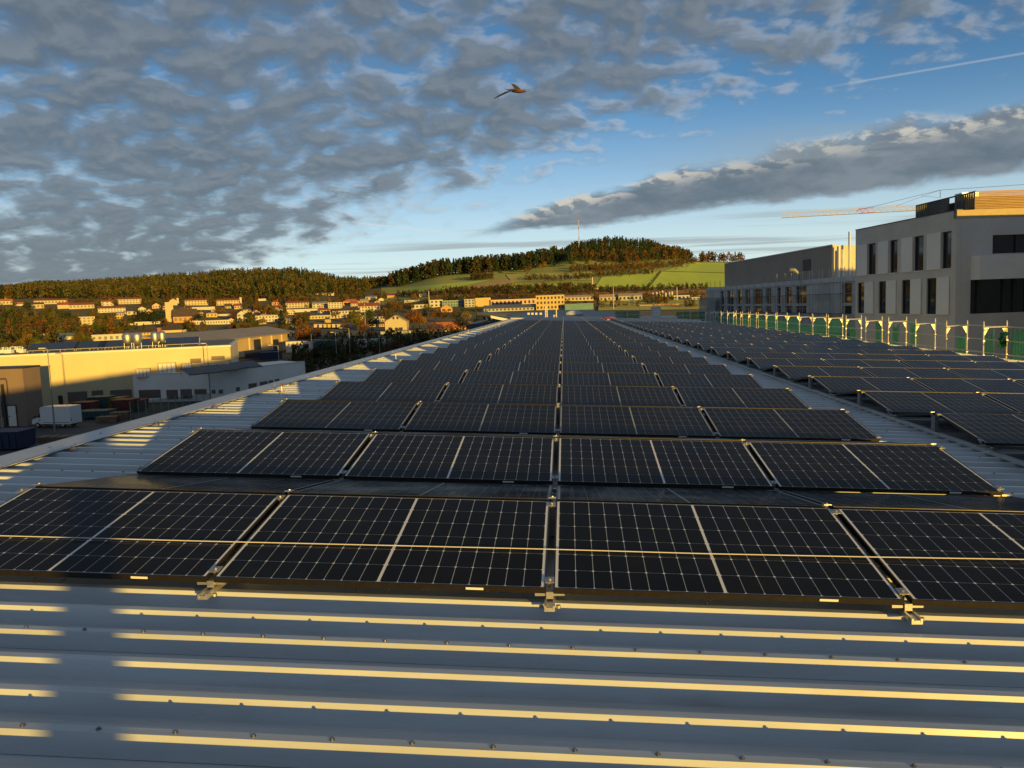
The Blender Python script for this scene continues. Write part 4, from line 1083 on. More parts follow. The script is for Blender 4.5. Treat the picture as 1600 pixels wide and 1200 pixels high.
# fenced junk yard in front of the factory: pallets, containers, bushes
M_CONT = {'blue': mat('cont_blue', (.012, .022, .07), .6, var=.15), 'green': mat('cont_green', (.03, .09, .07), .6, var=.15), 'red': mat('cont_red', (.11, .035, .03), .7, var=.3), 'white': mat('cont_white', (.5, .5, .48), .6, var=.06), 'teal': mat('cont_teal', (.03, .09, .095), .7, var=.3), 'wood': mat('pallet_wood', (.22, .15, .09), .8, var=.2), 'yellow': mat('cont_yellow', (.2, .13, .03), .7, var=.3)}
def crate(px, py, w, d_, h, c, label, rz=0.):
    p = gz(px, py); r_ = empty('skip_container' if c != 'wood' else 'pallet_stack', p, rz); tag(r_, label, 'container' if c != 'wood' else 'pallets', 'yard clutter')
    if c == 'wood':
        for k_ in range(max(2, int(h/.15))):
            for q in range(5): MB().box(-w/2+w*q/5, -w/2+w*(q+.7)/5, 0, d_, k_*.15+.09, k_*.15+.12).build('board', M_CONT[c], r_)
            MB().box(-w/2, w/2, .0, .1, k_*.15, k_*.15+.088).box(-w/2, w/2, d_-.1, d_, k_*.15, k_*.15+.088).build('bearer', M_CONT[c], r_)
    else:
        MB().hexa([(-w/2+.1, 0, .12), (w/2-.1, 0, .12), (w/2-.1, d_, .12), (-w/2+.1, d_, .12), (-w/2, -.05, h), (w/2, -.05, h), (w/2, d_+.05, h), (-w/2, d_+.05, h)]).build('tub', M_CONT[c], r_)
        for q in range(5): x = -w/2+.25+(w-.5)*q/4; MB().box(x-.04, x+.04, -.10, -.03, .2, h-.08).build('rib', M_CONT[c], r_)
        MB().box(-w/2-.04, w/2+.04, -.09, d_+.09, h+.002, h+.07).build('rim', M_CONT[c], r_)
crate(153, 641, 2.6, 2, 1.5, 'teal', 'teal skip before the factory shutters'); crate(176, 640, 2.2, 2, 1.3, 'yellow', 'yellow skip between red stacks in the yard')
crate(190, 645, 2.4, 2, 1.4, 'red', 'red skip right of the yellow skip'); crate(128, 646, 2.2, 1.8, 1.2, 'red', 'red skip just right of the white van')
crate(143, 655, 3.4, 2, .8, 'teal', 'long low teal skip in front of the yard fence'); crate(205, 643, 2.2, 2, 1.2, 'red', 'rightmost red skip beside the green net fence')
crate(95, 690, 4.6, 1.4, .45, 'wood', 'low pallet stack in front of the white van'); crate(165, 660, 2.2, 1.2, .6, 'wood', 'pallet stack in the middle of the dark yard')
crate(4, 704, 3.0, 2.2, 1.5, 'blue', 'dark blue skip at the bottom left by the roof edge'); crate(185, 655, 2.0, 1.2, .75, 'wood', 'pallet stack before the rightmost red skip')
crate(403, 561, 6.5, 4, 2.0, 'blue', 'blue covered heap beside the big hall doors'); crate(420, 563, 4.5, 3, 1.8, 'blue', 'smaller blue heap right of the hall doors')
crate(576, 545, 8, 4, 2.6, 'white', 'pale ribbed container in the shaded yard'); crate(507, 552, 6, 5, 3.2, 'teal', 'teal machine frame beside the thin poles')
fn_ = empty('yard_fence', gz(222, 650)); tag(fn_, 'green mesh fence between the yard and the factory wing', 'fence')
p0 = gz(205, 657); p1 = gz(330, 640)
for k_ in range(12):
    q = p0+(p1-p0)*k_/11-np.array(fn_.location); MB().tube((q[0], q[1], 0), (q[0], q[1], 2.0), .04, 6).build('post', M_POLE, fn_)
    if k_ < 11:
        q2 = p0+(p1-p0)*(k_+1)/11-np.array(fn_.location); MB().poly((q[0], q[1], .1), (q2[0], q2[1], .1), (q2[0], q2[1], 1.9), (q[0], q[1], 1.9)).build('mesh_panel', mat('fence_mesh', (.02, .08, .06), .7, alpha=.45), fn_)

# ------------------------------------------------------------------ big gabled hall
gh = empty('gabled_storage_hall', (-82, 168, 0)); tag(gh, 'big storage hall with grey-brown ribbed roof and timber gable', 'building')
GX0, GX1, GY1, EH, RH = -19., 0., 72., 4.9, 6.9
MB().box(GX0+.2, GX1-.2, .3, GY1-.3, 0, EH-.05).build('wall', mat('ochre_wall', (.55, .40, .20), .8, var=.1, vscale=.2), gh)
M_RIBR = mat('ribbed_roof', (.30, .26, .22), .7, var=.12, vscale=.3)
for sx in (0, 1):
    nr = 36; xr, xe = (GX0+GX1)/2, (GX0-.8 if sx == 0 else GX1+.8)
    for k_ in range(nr):
        y0 = -.8+(GY1+1.6)*k_/nr; y1 = y0+(GY1+1.6)/nr-.12
        mb = MB(); P = [(xr, y0), (xe, y0), (xe, y1), (xr, y1)]
        zt = lambda x: RH-(RH-EH)*abs(x-xr)/abs(xe-xr)
        lo_ = [(x, y, zt(x)-.12) for x, y in P]; up_ = [(x, y, zt(x)+.10) for x, y in P]
        if sx == 0: lo_ = lo_[::-1]; up_ = up_[::-1]
        mb.hexa(lo_[::-1]+up_[::-1]); mb.build('roof_sheet', M_RIBR, gh)
mb = MB(); P = [(GX0-.8, EH-.25), (GX1+.8, EH-.25), ((GX0+GX1)/2, RH-.15)]
mb.poly(*[(x, .25, z) for x, z in P]); mb.poly(*[(x, GY1-.25, z) for x, z in P[::-1]]); mb.build('gable_infill', M_DFRAME, gh)
M_PLK = [mat('gable_plank_a', (.55, .30, .10), .6, var=.1), mat('gable_plank_b', (.40, .45, .30), .5, var=.1)]
npk = 20
for k_ in range(npk):
    x0 = GX0+(GX1-GX0)*k_/npk; x1 = x0+(GX1-GX0)/npk-.08; xm = (GX0+GX1)/2
    zt = lambda x: EH+(RH-EH)*(1-abs(x-xm)/(GX1-xm))-.25
    MB().hexa([(x0, .0, EH-1.6), (x1, .0, EH-1.6), (x1, .2, EH-1.6), (x0, .2, EH-1.6), (x0, 0, zt(x0)), (x1, 0, zt(x1)), (x1, .2, zt(x1)), (x0, .2, zt(x0))]).build('gable_plank', M_PLK[(k_*7 % 5) % 2], gh)
for y0, y1, zt in ((38, 43.5, 4.1), (51, 56, 3.5)): MB().box(GX1-.19, GX1-.05, y0, y1, 0, zt).build('door_opening', M_DFRAME, gh)
for k_ in range(9): yy = 3+k_*8; MB().box(GX1-.19, GX1+.1, yy-.25, yy+.25, 0, EH-.1).build('pillar', mat('ochre_pale', (.62, .50, .30), .8), gh)
for yy, z_ in ((64, 3.6), (67.5, 3.6), (64, 1.2), (67.5, 1.2)): MB().box(GX1-.19, GX1-.1, yy, yy+1.6, z_, z_+1.2).build('window', M_GLASS, gh)
an = empty('white_annex', gz(478, 550)); tag(an, 'small white annex with three windows below the storage hall', 'building')
MB().box(-5.5, 5.5, 0, 5, 0, 3.0).build('wall', M_WHITE, an); MB().box(-5.7, 5.7, -.2, 5.2, 3.002, 3.2).build('roof', M_DROOF, an)
for x in (-4, -.6, 2.8): MB().box(x, x+1.5, -.04, -.003, 1.0, 2.2).build('window', M_GLASS, an)

# ------------------------------------------------------------------ trees
def leaf_mat(name, col):
    M = bpy.data.materials.new(name); M.use_nodes = True; t = NT(M.node_tree); b = t.n['Principled BSDF']
    b.inputs['Roughness'].default_value = .75; b.inputs['Specular IOR Level'].default_value = .2
    oi = t.node('ShaderNodeObjectInfo').outputs['Random']; oc = t.node('ShaderNodeTexCoord').outputs['Object']
    n = t.noise(oc, 3.5, 3, .6)
    c = t.mix(t.step(n, .3, .7), tuple(x*.62 for x in col), tuple(min(1, x*1.35) for x in col))
    hs = t.node('ShaderNodeHueSaturation'); t.l.new(c, hs.inputs['Color']); t.l.new(t.step(oi, 0, 1, .49, .53), hs.inputs['Hue']); t.l.new(t.step(oi, 0, 1, .8, 1.2), hs.inputs['Value'])
    t.l.new(hs.outputs[0], b.inputs['Base Color'])
    return M
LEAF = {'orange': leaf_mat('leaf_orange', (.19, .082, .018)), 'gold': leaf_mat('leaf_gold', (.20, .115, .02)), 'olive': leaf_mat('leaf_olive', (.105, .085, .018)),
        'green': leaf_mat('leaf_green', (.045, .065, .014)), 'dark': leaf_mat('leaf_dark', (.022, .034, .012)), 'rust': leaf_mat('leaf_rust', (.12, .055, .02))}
M_BARK = mat('bark', (.09, .065, .045), .9, var=.2)
def leaf_cloud(rs, pts, nrm, size):
    n = len(pts); a = rs.normal(size=(n, 3)); nn = nrm+.7*a; nn /= np.linalg.norm(nn, axis=1)[:, None]
    t1 = np.cross(nn, rs.normal(size=(n, 3))); t1 /= np.linalg.norm(t1, axis=1)[:, None]; t2 = np.cross(nn, t1)
    s1 = size*rs.uniform(.6, 1.4, (n, 1)); s2 = size*rs.uniform(.5, 1.1, (n, 1))
    V = np.stack([pts-t1*s1, pts-t2*s2, pts+t1*s1, pts+t2*s2], 1)
    return V.reshape(-1, 3)
def crown(seed, kind, n):
    rs = np.random.RandomState(seed)
    if kind == 'conifer':
        z = rs.uniform(.12, 1., n)**.85; lay = .82+.25*np.sin(z*38+rs.uniform(0, 6)); r = (1-z)*.24*lay*rs.uniform(.55, 1.05, n)+.004; a = rs.uniform(0, 6.283, n)
        P = np.stack([r*np.cos(a), r*np.sin(a), z-.04*r/.24], 1); N = np.stack([np.cos(a), np.sin(a), .5+0*a], 1); return leaf_cloud(rs, P, N, .030)
    if kind == 'poplar': L = [(rs.normal(0, .03), rs.normal(0, .03), .2+.75*i/7, .10*math.sin(math.pi*(i+.9)/8.6)+.05, .11) for i in range(8)]
    elif kind == 'broad': L = [(0, 0, .56, .27, .25)]+[(.24*math.cos(a), .24*math.sin(a), rs.uniform(.38, .66), rs.uniform(.14, .2), rs.uniform(.13, .19)) for a in rs.uniform(0, 6.28, 7)]+[(rs.normal(0, .1), rs.normal(0, .1), .8, .17, .16)]
    else: L = [(0, 0, .58, .2, .28)]+[(.16*math.cos(a), .16*math.sin(a), rs.uniform(.32, .75), rs.uniform(.11, .16), rs.uniform(.12, .18)) for a in rs.uniform(0, 6.28, 7)]+[(rs.normal(0, .05), rs.normal(0, .05), .86, .12, .13)]
    P, N = [], []
    w = np.array([l[3]**2 for l in L]); w /= w.sum()
    for l, k_ in zip(L, rs.multinomial(n, w)):
        d = rs.normal(size=(k_, 3)); d /= np.linalg.norm(d, axis=1)[:, None]; rr = rs.uniform(.55, 1.12, (k_, 1))**.7
        P.append(np.array(l[:3])+d*rr*np.array([l[3], l[3], l[4]])); N.append(d)
    return leaf_cloud(rs, np.concatenate(P), np.concatenate(N), .026)
def quads_mesh(name, V, material):
    me = bpy.data.meshes.new(name); nq = len(V)//4
    me.vertices.add(len(V)); me.vertices.foreach_set('co', V.astype(np.float32).ravel())
    me.loops.add(nq*4); me.loops.foreach_set('vertex_index', np.arange(nq*4, dtype=np.int32))
    me.polygons.add(nq); me.polygons.foreach_set('loop_start', np.arange(0, nq*4, 4, dtype=np.int32))
    me.update(calc_edges=True); me.materials.append(material); return me
PROTO = {}
for kd, cnt, nn in (('round', 3, 800), ('broad', 3, 1000), ('conifer', 2, 600), ('poplar', 2, 600)):
    for i in range(cnt):
        cm = quads_mesh('crown_'+kd, crown(11*i+len(kd), kd, nn), LEAF['green'])
        tb = MB(); rs = random.Random(i)
        th = .9 if kd in ('conifer', 'poplar') else .55
        tb.tube((0, 0, -.1), (.01, 0, .3), .022, 7, .017).tube((.01, 0, .3), (0, .01, th), .017, 6, .006)
        for q in range(0 if kd == 'conifer' else 6):
            a = rs.uniform(0, 6.28); z0 = rs.uniform(.22, .5); tb.tube((.005, 0, z0), (.17*math.cos(a), .17*math.sin(a), z0+rs.uniform(.1, .25)), .009, 5, .003)
        PROTO.setdefault(kd, []).append((cm, tb.mesh('trunk', M_BARK)))
def tree(px, base, height_px, kind, colour, label, group=None, Y=None, wide=1.):
    Y = Y or tY(px, base); p = ter(px, Y); H = height_px*Y/FPX
    r_ = empty('tree', p, rnd.uniform(0, 6.28)); r_.scale = (H*wide, H*wide, H); tag(r_, label, 'tree', group)
    cm, tm = rnd.choice(PROTO[kind])
    c = link('crown', cm, r_); c.material_slots[0].link = 'OBJECT'; c.material_slots[0].material = LEAF[colour]
    link('trunk', tm, r_); return r_
zone_n = {}
def ztree(zone, lst):
    lst = sorted(lst, key=lambda q: q[0])
    for i, q in enumerate(lst):
        tree(q[0], q[1], q[2], q[3], q[4], '%s %s tree, %s from left in the group %s' % ({'orange': 'orange', 'gold': 'golden', 'olive': 'olive-brown', 'green': 'green', 'dark': 'dark green', 'rust': 'rust-red'}[q[4]], {'conifer': 'conifer', 'poplar': 'slender', 'round': 'leafy', 'broad': 'spreading'}[q[3]], ordw(i+1), zone), 'trees '+zone, None, q[5] if len(q) > 5 else 1.)

# forests: far woods that read as one mass
def forest(name, label, sampler, n, hrange, pal, seed, conif=.4):
    rs = np.random.RandomState(seed); random.seed(seed)
    prot = [crown(500+i, 'conifer', 46) for i in range(3)]+[crown(600+i, 'round', 52) for i in range(3)]
    # fewer, larger leaves for far crowns
    VV, CC = [], []
    for i in range(3):
        pass
    cnt = 0; tries = 0
    while cnt < n and tries < n*8:
        tries += 1
        s_ = sampler(rs)
        if s_ is None: continue
        px, Y, con = s_; p = ter(px, Y); H = rs.uniform(*hrange)
        isc = rs.rand() < (conif if con is None else con)
        V = FPROT[rs.randint(3)] if isc else FPROT[3+rs.randint(3)]
        a = rs.uniform(0, 6.28); c, s2 = math.cos(a), math.sin(a)
        w = H*rs.uniform(.9, 1.25)*(1. if isc else 1.1)
        Q = np.stack([(V[:, 0]*c-V[:, 1]*s2)*w, (V[:, 0]*s2+V[:, 1]*c)*w, V[:, 2]*H], 1)+p
        VV.append(Q)
        col = np.array(pal['con'][rs.randint(len(pal['con']))] if isc else pal['dec'][rs.randint(len(pal['dec']))])*rs.uniform(.82, 1.18)
        CC.append(np.tile(np.append(col, 1.), (len(V), 1))); cnt += 1
    V = np.concatenate(VV); C_ = np.concatenate(CC)
    me = quads_mesh(name, V, M_FOREST); at_ = me.color_attributes.new('tint', 'FLOAT_COLOR', 'POINT'); at_.data.foreach_set('color', C_.astype(np.float32).ravel())
    o = link(name, me); tag(o, label, 'forest', kind='stuff'); return o
def far_crown(seed, kind, n, size):
    global leaf_cloud
    old = leaf_cloud
    leaf_cloud = lambda rs, P, N, s: old(rs, P, N, size)
    V = crown(seed, kind, n); leaf_cloud = old
    if kind != 'conifer': V[:, 2] = V[:, 2]*1.2-.20
    else: V[:, 2] = V[:, 2]*1.1-.10
    return V
FPROT = [far_crown(500+i, 'conifer', 60, .055) for i in range(3)]+[far_crown(600+i, 'round', 60, .062) for i in range(3)]
M_FOREST = bpy.data.materials.new('forest_leaves'); M_FOREST.use_nodes = True; t = NT(M_FOREST.node_tree)
b = t.n['Principled BSDF']; b.inputs['Roughness'].default_value = .8; b.inputs['Specular IOR Level'].default_value = .15
ca = t.node('ShaderNodeVertexColor'); ca.layer_name = 'tint'; t.l.new(ca.outputs[0], b.inputs['Base Color'])
PAL = {'con': [(.030, .042, .013), (.042, .052, .015), (.024, .034, .012)], 'dec': [(.095, .075, .022), (.085, .08, .022), (.115, .075, .022), (.07, .075, .022), (.105, .062, .022), (.095, .085, .025), (.078, .08, .022)]}
PALD = {'con': [(.024, .040, .014), (.032, .050, .017)], 'dec': [(.045, .052, .018), (.065, .058, .018), (.085, .05, .018)]}
PALR = {'con': [(.03, .038, .013)], 'dec': [(.12, .06, .018), (.15, .08, .02), (.10, .05, .018), (.085, .07, .02), (.06, .055, .018)]}
def s_left(rs):
    px = rs.uniform(-260, 618); Y = math.exp(rs.uniform(math.log(960), math.log(1950)))
    e = ter_e(px, Y); y = hy(px)-e
    lim = np.interp(px, [-260, 0, 60, 200, 330, 450, 520, 560, 618], [474, 468, 467, 468, 469, 468, 463, 460, 447])
    if y > lim: return None
    if px > 575 and Y < 1450: return None
    return px, Y, (.55 if 330 < px < 560 and y > 435 else .35)
forest('autumn_forest', 'mixed autumn forest covering the long hill behind the town', s_left, 4300, (15, 22), PAL, 3)
def s_line(rs):
    px = rs.uniform(606, 872); Y = rs.uniform(1330, 1560)
    e_lo = np.interp(px, [606, 640, 700, 800, 872], [1400, 1370, 1350, 1350, 1350])
    if Y < e_lo: return None
    if px < 625 and rs.rand() < .4: return None
    return px, Y, .72
forest('ridge_wood', 'dark belt of pines and oaks along the ridge left of the mast', s_line, 520, (21, 30), PALD, 5)
def s_top(rs):
    px = rs.uniform(845, 1100); Y = rs.uniform(1380, 1760)
    yb = np.interp(px, [845, 870, 900, 950, 1000, 1050, 1100], [408, 409, 412, 414, 412, 408, 405])
    if hy(px)-ter_e(px, Y) > yb: return None
    return px, Y, (.92 if (px < 1020 and Y > 1470) or px < 890 else .42)
forest('hilltop_wood', 'wood on the round hilltop, dark pines left and rusty trees right', s_top, 900, (14, 20), {'con': PALD['con'], 'dec': PALR['dec']}, 8)
def s_tr(rs):
    px = rs.uniform(1095, 1160); Y = rs.uniform(1500, 1620); return px, Y, .1
forest('hill_shoulder_trees', 'small clump of orange trees right of the wooded hilltop', s_tr, 55, (12, 21), PALR, 9)
def hedge_s(pts, wid):
    P = np.array(pts, float)
    def f_(rs):
        i = rs.randint(len(P)-1); a = rs.rand(); x, y = P[i]+(P[i+1]-P[i])*a
        Y = tY(x, y+rs.normal(0, wid), 500); return x, Y, 0.
    return f_
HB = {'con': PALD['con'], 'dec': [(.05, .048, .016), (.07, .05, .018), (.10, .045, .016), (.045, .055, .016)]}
for n_, (lab, pts, wid, cnt, hr) in enumerate((('long dark hedge at the foot of the green hill', [(690, 458), (760, 458), (800, 455), (860, 453), (930, 452)], 1.2, 260, (5, 9)),
        ('scrubby hedge crossing the pasture under the hilltop wood', [(820, 438), (870, 437), (920, 434), (960, 430), (1020, 428)], 1.6, 180, (4, 8)),
        ('short round bushes in the left meadow below the ridge', [(735, 437), (770, 436)], 1.2, 45, (7, 12)),
        ('rusty bushes along the lower edge of the hilltop wood', [(890, 424), (940, 421), (990, 421), (1040, 416), (1090, 411)], 2.6, 320, (5, 10)),
        ('dark hedge line between the two bright green fields', [(1012, 449), (1022, 436), (1032, 425)], .4, 40, (2, 4)),
        ('brown thicket along the valley road before the hill', [(620, 463), (700, 461), (800, 460), (900, 458), (1000, 455), (1105, 452)], 1.2, 420, (4, 8)))):
    forest('hedge', lab, hedge_s(pts, wid), cnt, hr, HB if n_ != 3 else PALR, 20+n_, .1)

# ------------------------------------------------------------------ the town
WALLS = {'cream': mat('wall_cream', (.50, .43, .29), .8, var=.05, vscale=.3), 'white': mat('wall_white', (.52, .50, .46), .8, var=.05, vscale=.3), 'yellow': mat('wall_yellow', (.54, .41, .17), .8, var=.05, vscale=.3),
         'orange': mat('wall_orange', (.55, .28, .12), .8, var=.06, vscale=.3), 'grey': mat('wall_grey', (.42, .42, .40), .8, var=.05, vscale=.3), 'brick': mat('wall_brick', (.36, .14, .08), .85, var=.1, vscale=.5),
         'pink': mat('wall_pink', (.62, .42, .30), .8, var=.05, vscale=.3), 'teal': mat('wall_teal', (.12, .26, .27), .4, var=.1, vscale=.3)}
ROOFS = {'dark': mat('roof_dark', (.085, .06, .05), .85, var=.2, vscale=.5), 'red': mat('roof_red', (.26, .07, .035), .85, var=.15, vscale=.5), 'orange': mat('roof_orange', (.42, .14, .05), .85, var=.15, vscale=.5),
         'grey': mat('roof_grey', (.24, .23, .22), .85, var=.15, vscale=.5), 'blue': mat('roof_blue', (.10, .13, .17), .6, var=.1, vscale=.5), 'pale': mat('roof_pale', (.5, .47, .42), .8, var=.08), 'tan': mat('roof_tan', (.34, .27, .20), .85, var=.12)}
SHUTM = mat('town_window', (.05, .05, .055), .4, spec=.25)
def house(px, by, wpx, hpx, roof, wall, rcol, label, rpx=None, wins=None, dep=.6, rot=0., name='house', cat='house', Y=None, chim=False, group=None):
    Y = Y or tY(px, by); p = ter(px, Y); m_ = Y/FPX; w = wpx*m_; h = hpx*m_; d = max(w*dep, 4.) if wpx > 6 else w
    d = min(d, 16.); rh = (rpx if rpx is not None else wpx*.22)*m_
    yaw = math.atan2(-p[0], p[1])          # face the viewer
    r_ = empty(name, p, yaw+math.radians(rot)); tag(r_, label, cat, group)
    MB().box(-w/2, w/2, 0, d, -3, h).build('wall', WALLS[wall], r_)
    e = .35
    if roof == 'flat':
        MB().box(-w/2-e*.5, w/2+e*.5, -e*.5, d+e*.5, h+.002, h+.35).build('roof', ROOFS[rcol], r_)
    elif roof == 'side':       # ridge parallel to the facade
        mb = MB(); extr_x(mb, [(-e, h-.1), (d/2, h+rh), (d+e, h-.1), (d+e, h-.3), (d/2, h+rh-.25), (-e, h-.3)], -w/2-e, w/2+e); mb.build('roof', ROOFS[rcol], r_)
        mb = MB(); extr_x(mb, [(0, h), (d/2, h+rh-.26), (d, h)], -w/2, w/2); mb.build('gable', WALLS[wall], r_)
    elif roof == 'gable':      # gable towards the viewer
        mb = MB(); extr_y(mb, [(-w/2-e, h-.1), (0, h+rh), (w/2+e, h-.1), (w/2+e, h-.35), (0, h+rh-.3), (-w/2-e, h-.35)], -e, d+e); mb.build('roof', ROOFS[rcol], r_)
        mb = MB(); extr_y(mb, [(-w/2, h), (w/2, h), (0, h+rh-.31)], 0, d); mb.build('gable', WALLS[wall], r_)
    elif roof == 'hip':
        i = min(w, d)*.45; mb = MB(); mb.v = [(-w/2-e, -e, h), (w/2+e, -e, h), (w/2+e, d+e, h), (-w/2-e, d+e, h), (-w/2+i, d/2, h+rh), (w/2-i, d/2, h+rh)]
        mb.f = [(0, 1, 5, 4), (1, 2, 5), (2, 3, 4, 5), (3, 0, 4), (3, 2, 1, 0)]; mb.build('roof', ROOFS[rcol], r_)
    if wins:
        nc, nr = wins; ww = w/nc*.5; wh = h/nr*.5
        wm = MB().box(-ww/2, ww/2, -.08, -.004, 0, wh).mesh('window', SHUTM)
        for i in range(nc):
            for j in range(nr): o = link('window', wm, r_); o.location = (-w/2+w*(i+.5)/nc, 0, h*(j+.28)/nr)
    if chim: MB().box(w*.2, w*.2+.7, d/2-.3, d/2+.4, h, h+rh+1.0).build('chimney', WALLS['brick'], r_)
    return r_
def extr_x(mb, prof, x0, x1):
    i = len(mb.v); n = len(prof); mb.v += [(x0, y, z) for y, z in prof]+[(x1, y, z) for y, z in prof]
    for a in range(n): b_ = (a+1) % n; mb.f.append((i+a, i+n+a, i+n+b_, i+b_))
    mb.f.append(tuple(i+a for a in range(n))[::-1]); mb.f.append(tuple(i+n+a for a in range(n)))
def extr_y(mb, prof, y0, y1):
    i = len(mb.v); n = len(prof); mb.v += [(x, y0, z) for x, z in prof]+[(x, y1, z) for x, z in prof]
    for a in range(n): b_ = (a+1) % n; mb.f.append((i+a, i+b_, i+n+b_, i+n+a))
    mb.f.append(tuple(i+a for a in range(n))[::-1]); mb.f.append(tuple(i+n+a for a in range(n)))
HOUSES = []
def Hs(px, by, wpx, *a, **kw):
    HOUSES.append((px-wpx/2-1.5, px+wpx/2+1.5, by)); return house(px, by, wpx, *a, **kw)
def free(px, y, hgt):
    return not any(x0 < px < x1 and by-1 < y < by+hgt for x0, x1, by in HOUSES)
HOUSES += [(258, 309, 503)]
Hs(30, 466, 40, 8, 'side', 'yellow', 'red', 'long yellow apartment house with red roof, highest at the far left', 4, (9, 2), chim=True)
Hs(4, 466, 12, 8, 'gable', 'yellow', 'red', 'yellow gabled block at the upper left picture edge', 4)
Hs(9, 476, 20, 6, 'side', 'cream', 'orange', 'cream house with orange roof under the long yellow apartments', 3.5, (4, 1))
Hs(30, 478, 12, 3, 'side', 'white', 'orange', 'low white house with bright orange roof by the left edge', 3)
Hs(57, 482, 22, 7, 'side', 'cream', 'dark', 'cream house with dark roof left of the wooded slope', 3, (4, 1))
Hs(80, 475, 48, 6, 'side', 'cream', 'red', 'long cream row house with dark red roof on the upper left slope', 3, (10, 1))
Hs(99, 482, 16, 6, 'side', 'cream', 'red', 'left one of two joined cream houses above the turret block', 4)
Hs(128, 482, 36, 6, 'side', 'cream', 'red', 'right one of two joined cream houses above the turret block', 4, (7, 1))
Hs(168, 478, 18, 7, 'side', 'white', 'red', 'white house with chimneys left of the long cream apartments', 3, (3, 2), chim=True)
Hs(202, 475, 36, 8, 'side', 'cream', 'red', 'long cream apartments directly under the forest, left of the church', 3, (8, 2))
Hs(175, 488, 40, 7, 'side', 'white', 'red', 'red roofed terrace with pale balconies above the turret block', 3.5, (9, 2))
Hs(136, 508, 24, 13, 'flat', 'cream', 'pale', 'square cream turret block standing alone among olive trees', None, (4, 3)); Hs(131, 495, 10, 5, 'hip', 'cream', 'dark', 'small cream turret on top of the square block', 2, None, 1., Y=tY(136, 508)+4)
Hs(170, 533, 50, 10, 'flat', 'white', 'pale', 'white flat-roofed house with wide window band above the factory', None, (6, 1)); Hs(152, 535, 22, 4, 'flat', 'white', 'pale', 'low white garage at the left of the flat-roofed house')
Hs(104, 531, 26, 6, 'side', 'white', 'blue', 'house with blue-grey roof below the olive trees', 5, (3, 1)); Hs(8, 524, 18, 6, 'side', 'white', 'dark', 'small white house at the left edge below the trees', 4)
Hs(10, 556, 26, 9, 'side', 'cream', 'tan', 'nearest cream house at the left edge behind the factory', 4, (4, 1)); Hs(70, 524, 14, 3, 'flat', 'white', 'dark', 'low white shed left of the blue-grey roof')
Hs(155, 546, 10, 5, 'flat', 'pink', 'pale', 'pink cube hut behind the factory solar tables')
# church with slab tower
ct = house(266, 503, 12, 31, 'flat', 'cream', 'pale', 'tall cream slab church tower in the left town', None, None, .5, name='church_tower', cat='tower')
house(290, 504, 36, 10, 'side', 'orange', 'dark', 'church nave with big dark roof right of the slab tower', 12, (5, 1), .7, name='church', cat='church')
Hs(271, 477, 12, 7, 'gable', 'cream', 'red', 'cream gabled house just above the slab tower', 4); Hs(278, 474, 3, 8, 'flat', 'white', 'pale', 'thin white stair tower above the church')
Hs(308, 477, 36, 8, 'side', 'cream', 'red', 'long cream block under the forest right of the church', 3, (8, 2)); Hs(356, 477, 34, 8, 'side', 'cream', 'red', 'long cream block with white stair tower under the forest', 3, (8, 2)); Hs(376.5, 476, 3, 11, 'flat', 'white', 'pale', 'white stair tower at the end of a cream block')
Hs(332, 507, 56, 6, 'flat', 'white', 'pale', 'very long low white building right of the church', None, (14, 1)); Hs(334, 491, 7, 8, 'flat', 'pink', 'tan', 'small pink cube house between red autumn trees')
Hs(222, 529, 50, 10, 'side', 'yellow', 'dark', 'yellow school with window rows and dark roof', 4, (11, 2)); Hs(262, 520, 56, 4, 'hip', 'cream', 'dark', 'cream hip roofed wing right of the yellow school', 6, None); 
bc = tY(249, 528); p = ter(249, bc); r_ = empty('brick_chimney', p); tag(r_, 'square red brick chimney in front of the hip roofed wing', 'chimney'); m_ = bc/FPX
MB().box(-2.6*m_, 2.6*m_, 0, 4*m_, -1, 15*m_).build('shaft', WALLS['brick'], r_); MB().box(-3*m_, 3*m_, -.3*m_, 4.3*m_, 15*m_+.002, 16.2*m_).build('cap', WALLS['brick'], r_)
Hs(225, 500, 26, 4, 'flat', 'orange', 'tan', 'low orange shed left of the church tower'); Hs(206, 492, 14, 6, 'side', 'white', 'dark', 'white house left of the dark poplars', 3, (2, 1)); Hs(232, 507, 40, 4, 'flat', 'white', 'pale', 'low white hall at the foot of the church tower')
Hs(208, 509, 24, 3, 'flat', 'white', 'pale', 'low white shed left of the church foot'); Hs(378, 501, 14, 11, 'gable', 'white', 'dark', 'white gabled house by the red autumn tree', 5, (2, 2)); Hs(352, 494, 26, 4, 'side', 'white', 'dark', 'low white house below the long cream blocks', 3)
Hs(318, 484, 34, 4, 'flat', 'white', 'pale', 'flat white pavilion under the cream blocks'); Hs(386, 489, 16, 3, 'flat', 'white', 'pale', 'small flat white roof between autumn trees')
Hs(417, 503, 34, 10, 'flat', 'white', 'tan', 'white two-storey row with window bands', None, (7, 2)); Hs(465, 481, 36, 8, 'side', 'cream', 'red', 'cream apartment block with red roof above the lorries', 3, (8, 2)); Hs(410, 470, 12, 3, 'flat', 'white', 'pale', 'tiny white building at the forest edge')
Hs(500, 481, 24, 7, 'side', 'white', 'grey', 'white modern house with grey roof in mid town', 3, (4, 2)); Hs(524, 482, 22, 9, 'flat', 'white', 'pale', 'white cube apartments right of the grey roof', None, (5, 3))
Hs(482, 487, 66, 4, 'flat', 'white', 'pale', 'very long flat white hall in mid town', None, None); Hs(502, 461, 40, 3, 'side', 'pink', 'tan', 'long low farm building high on the forest edge', 1.5)
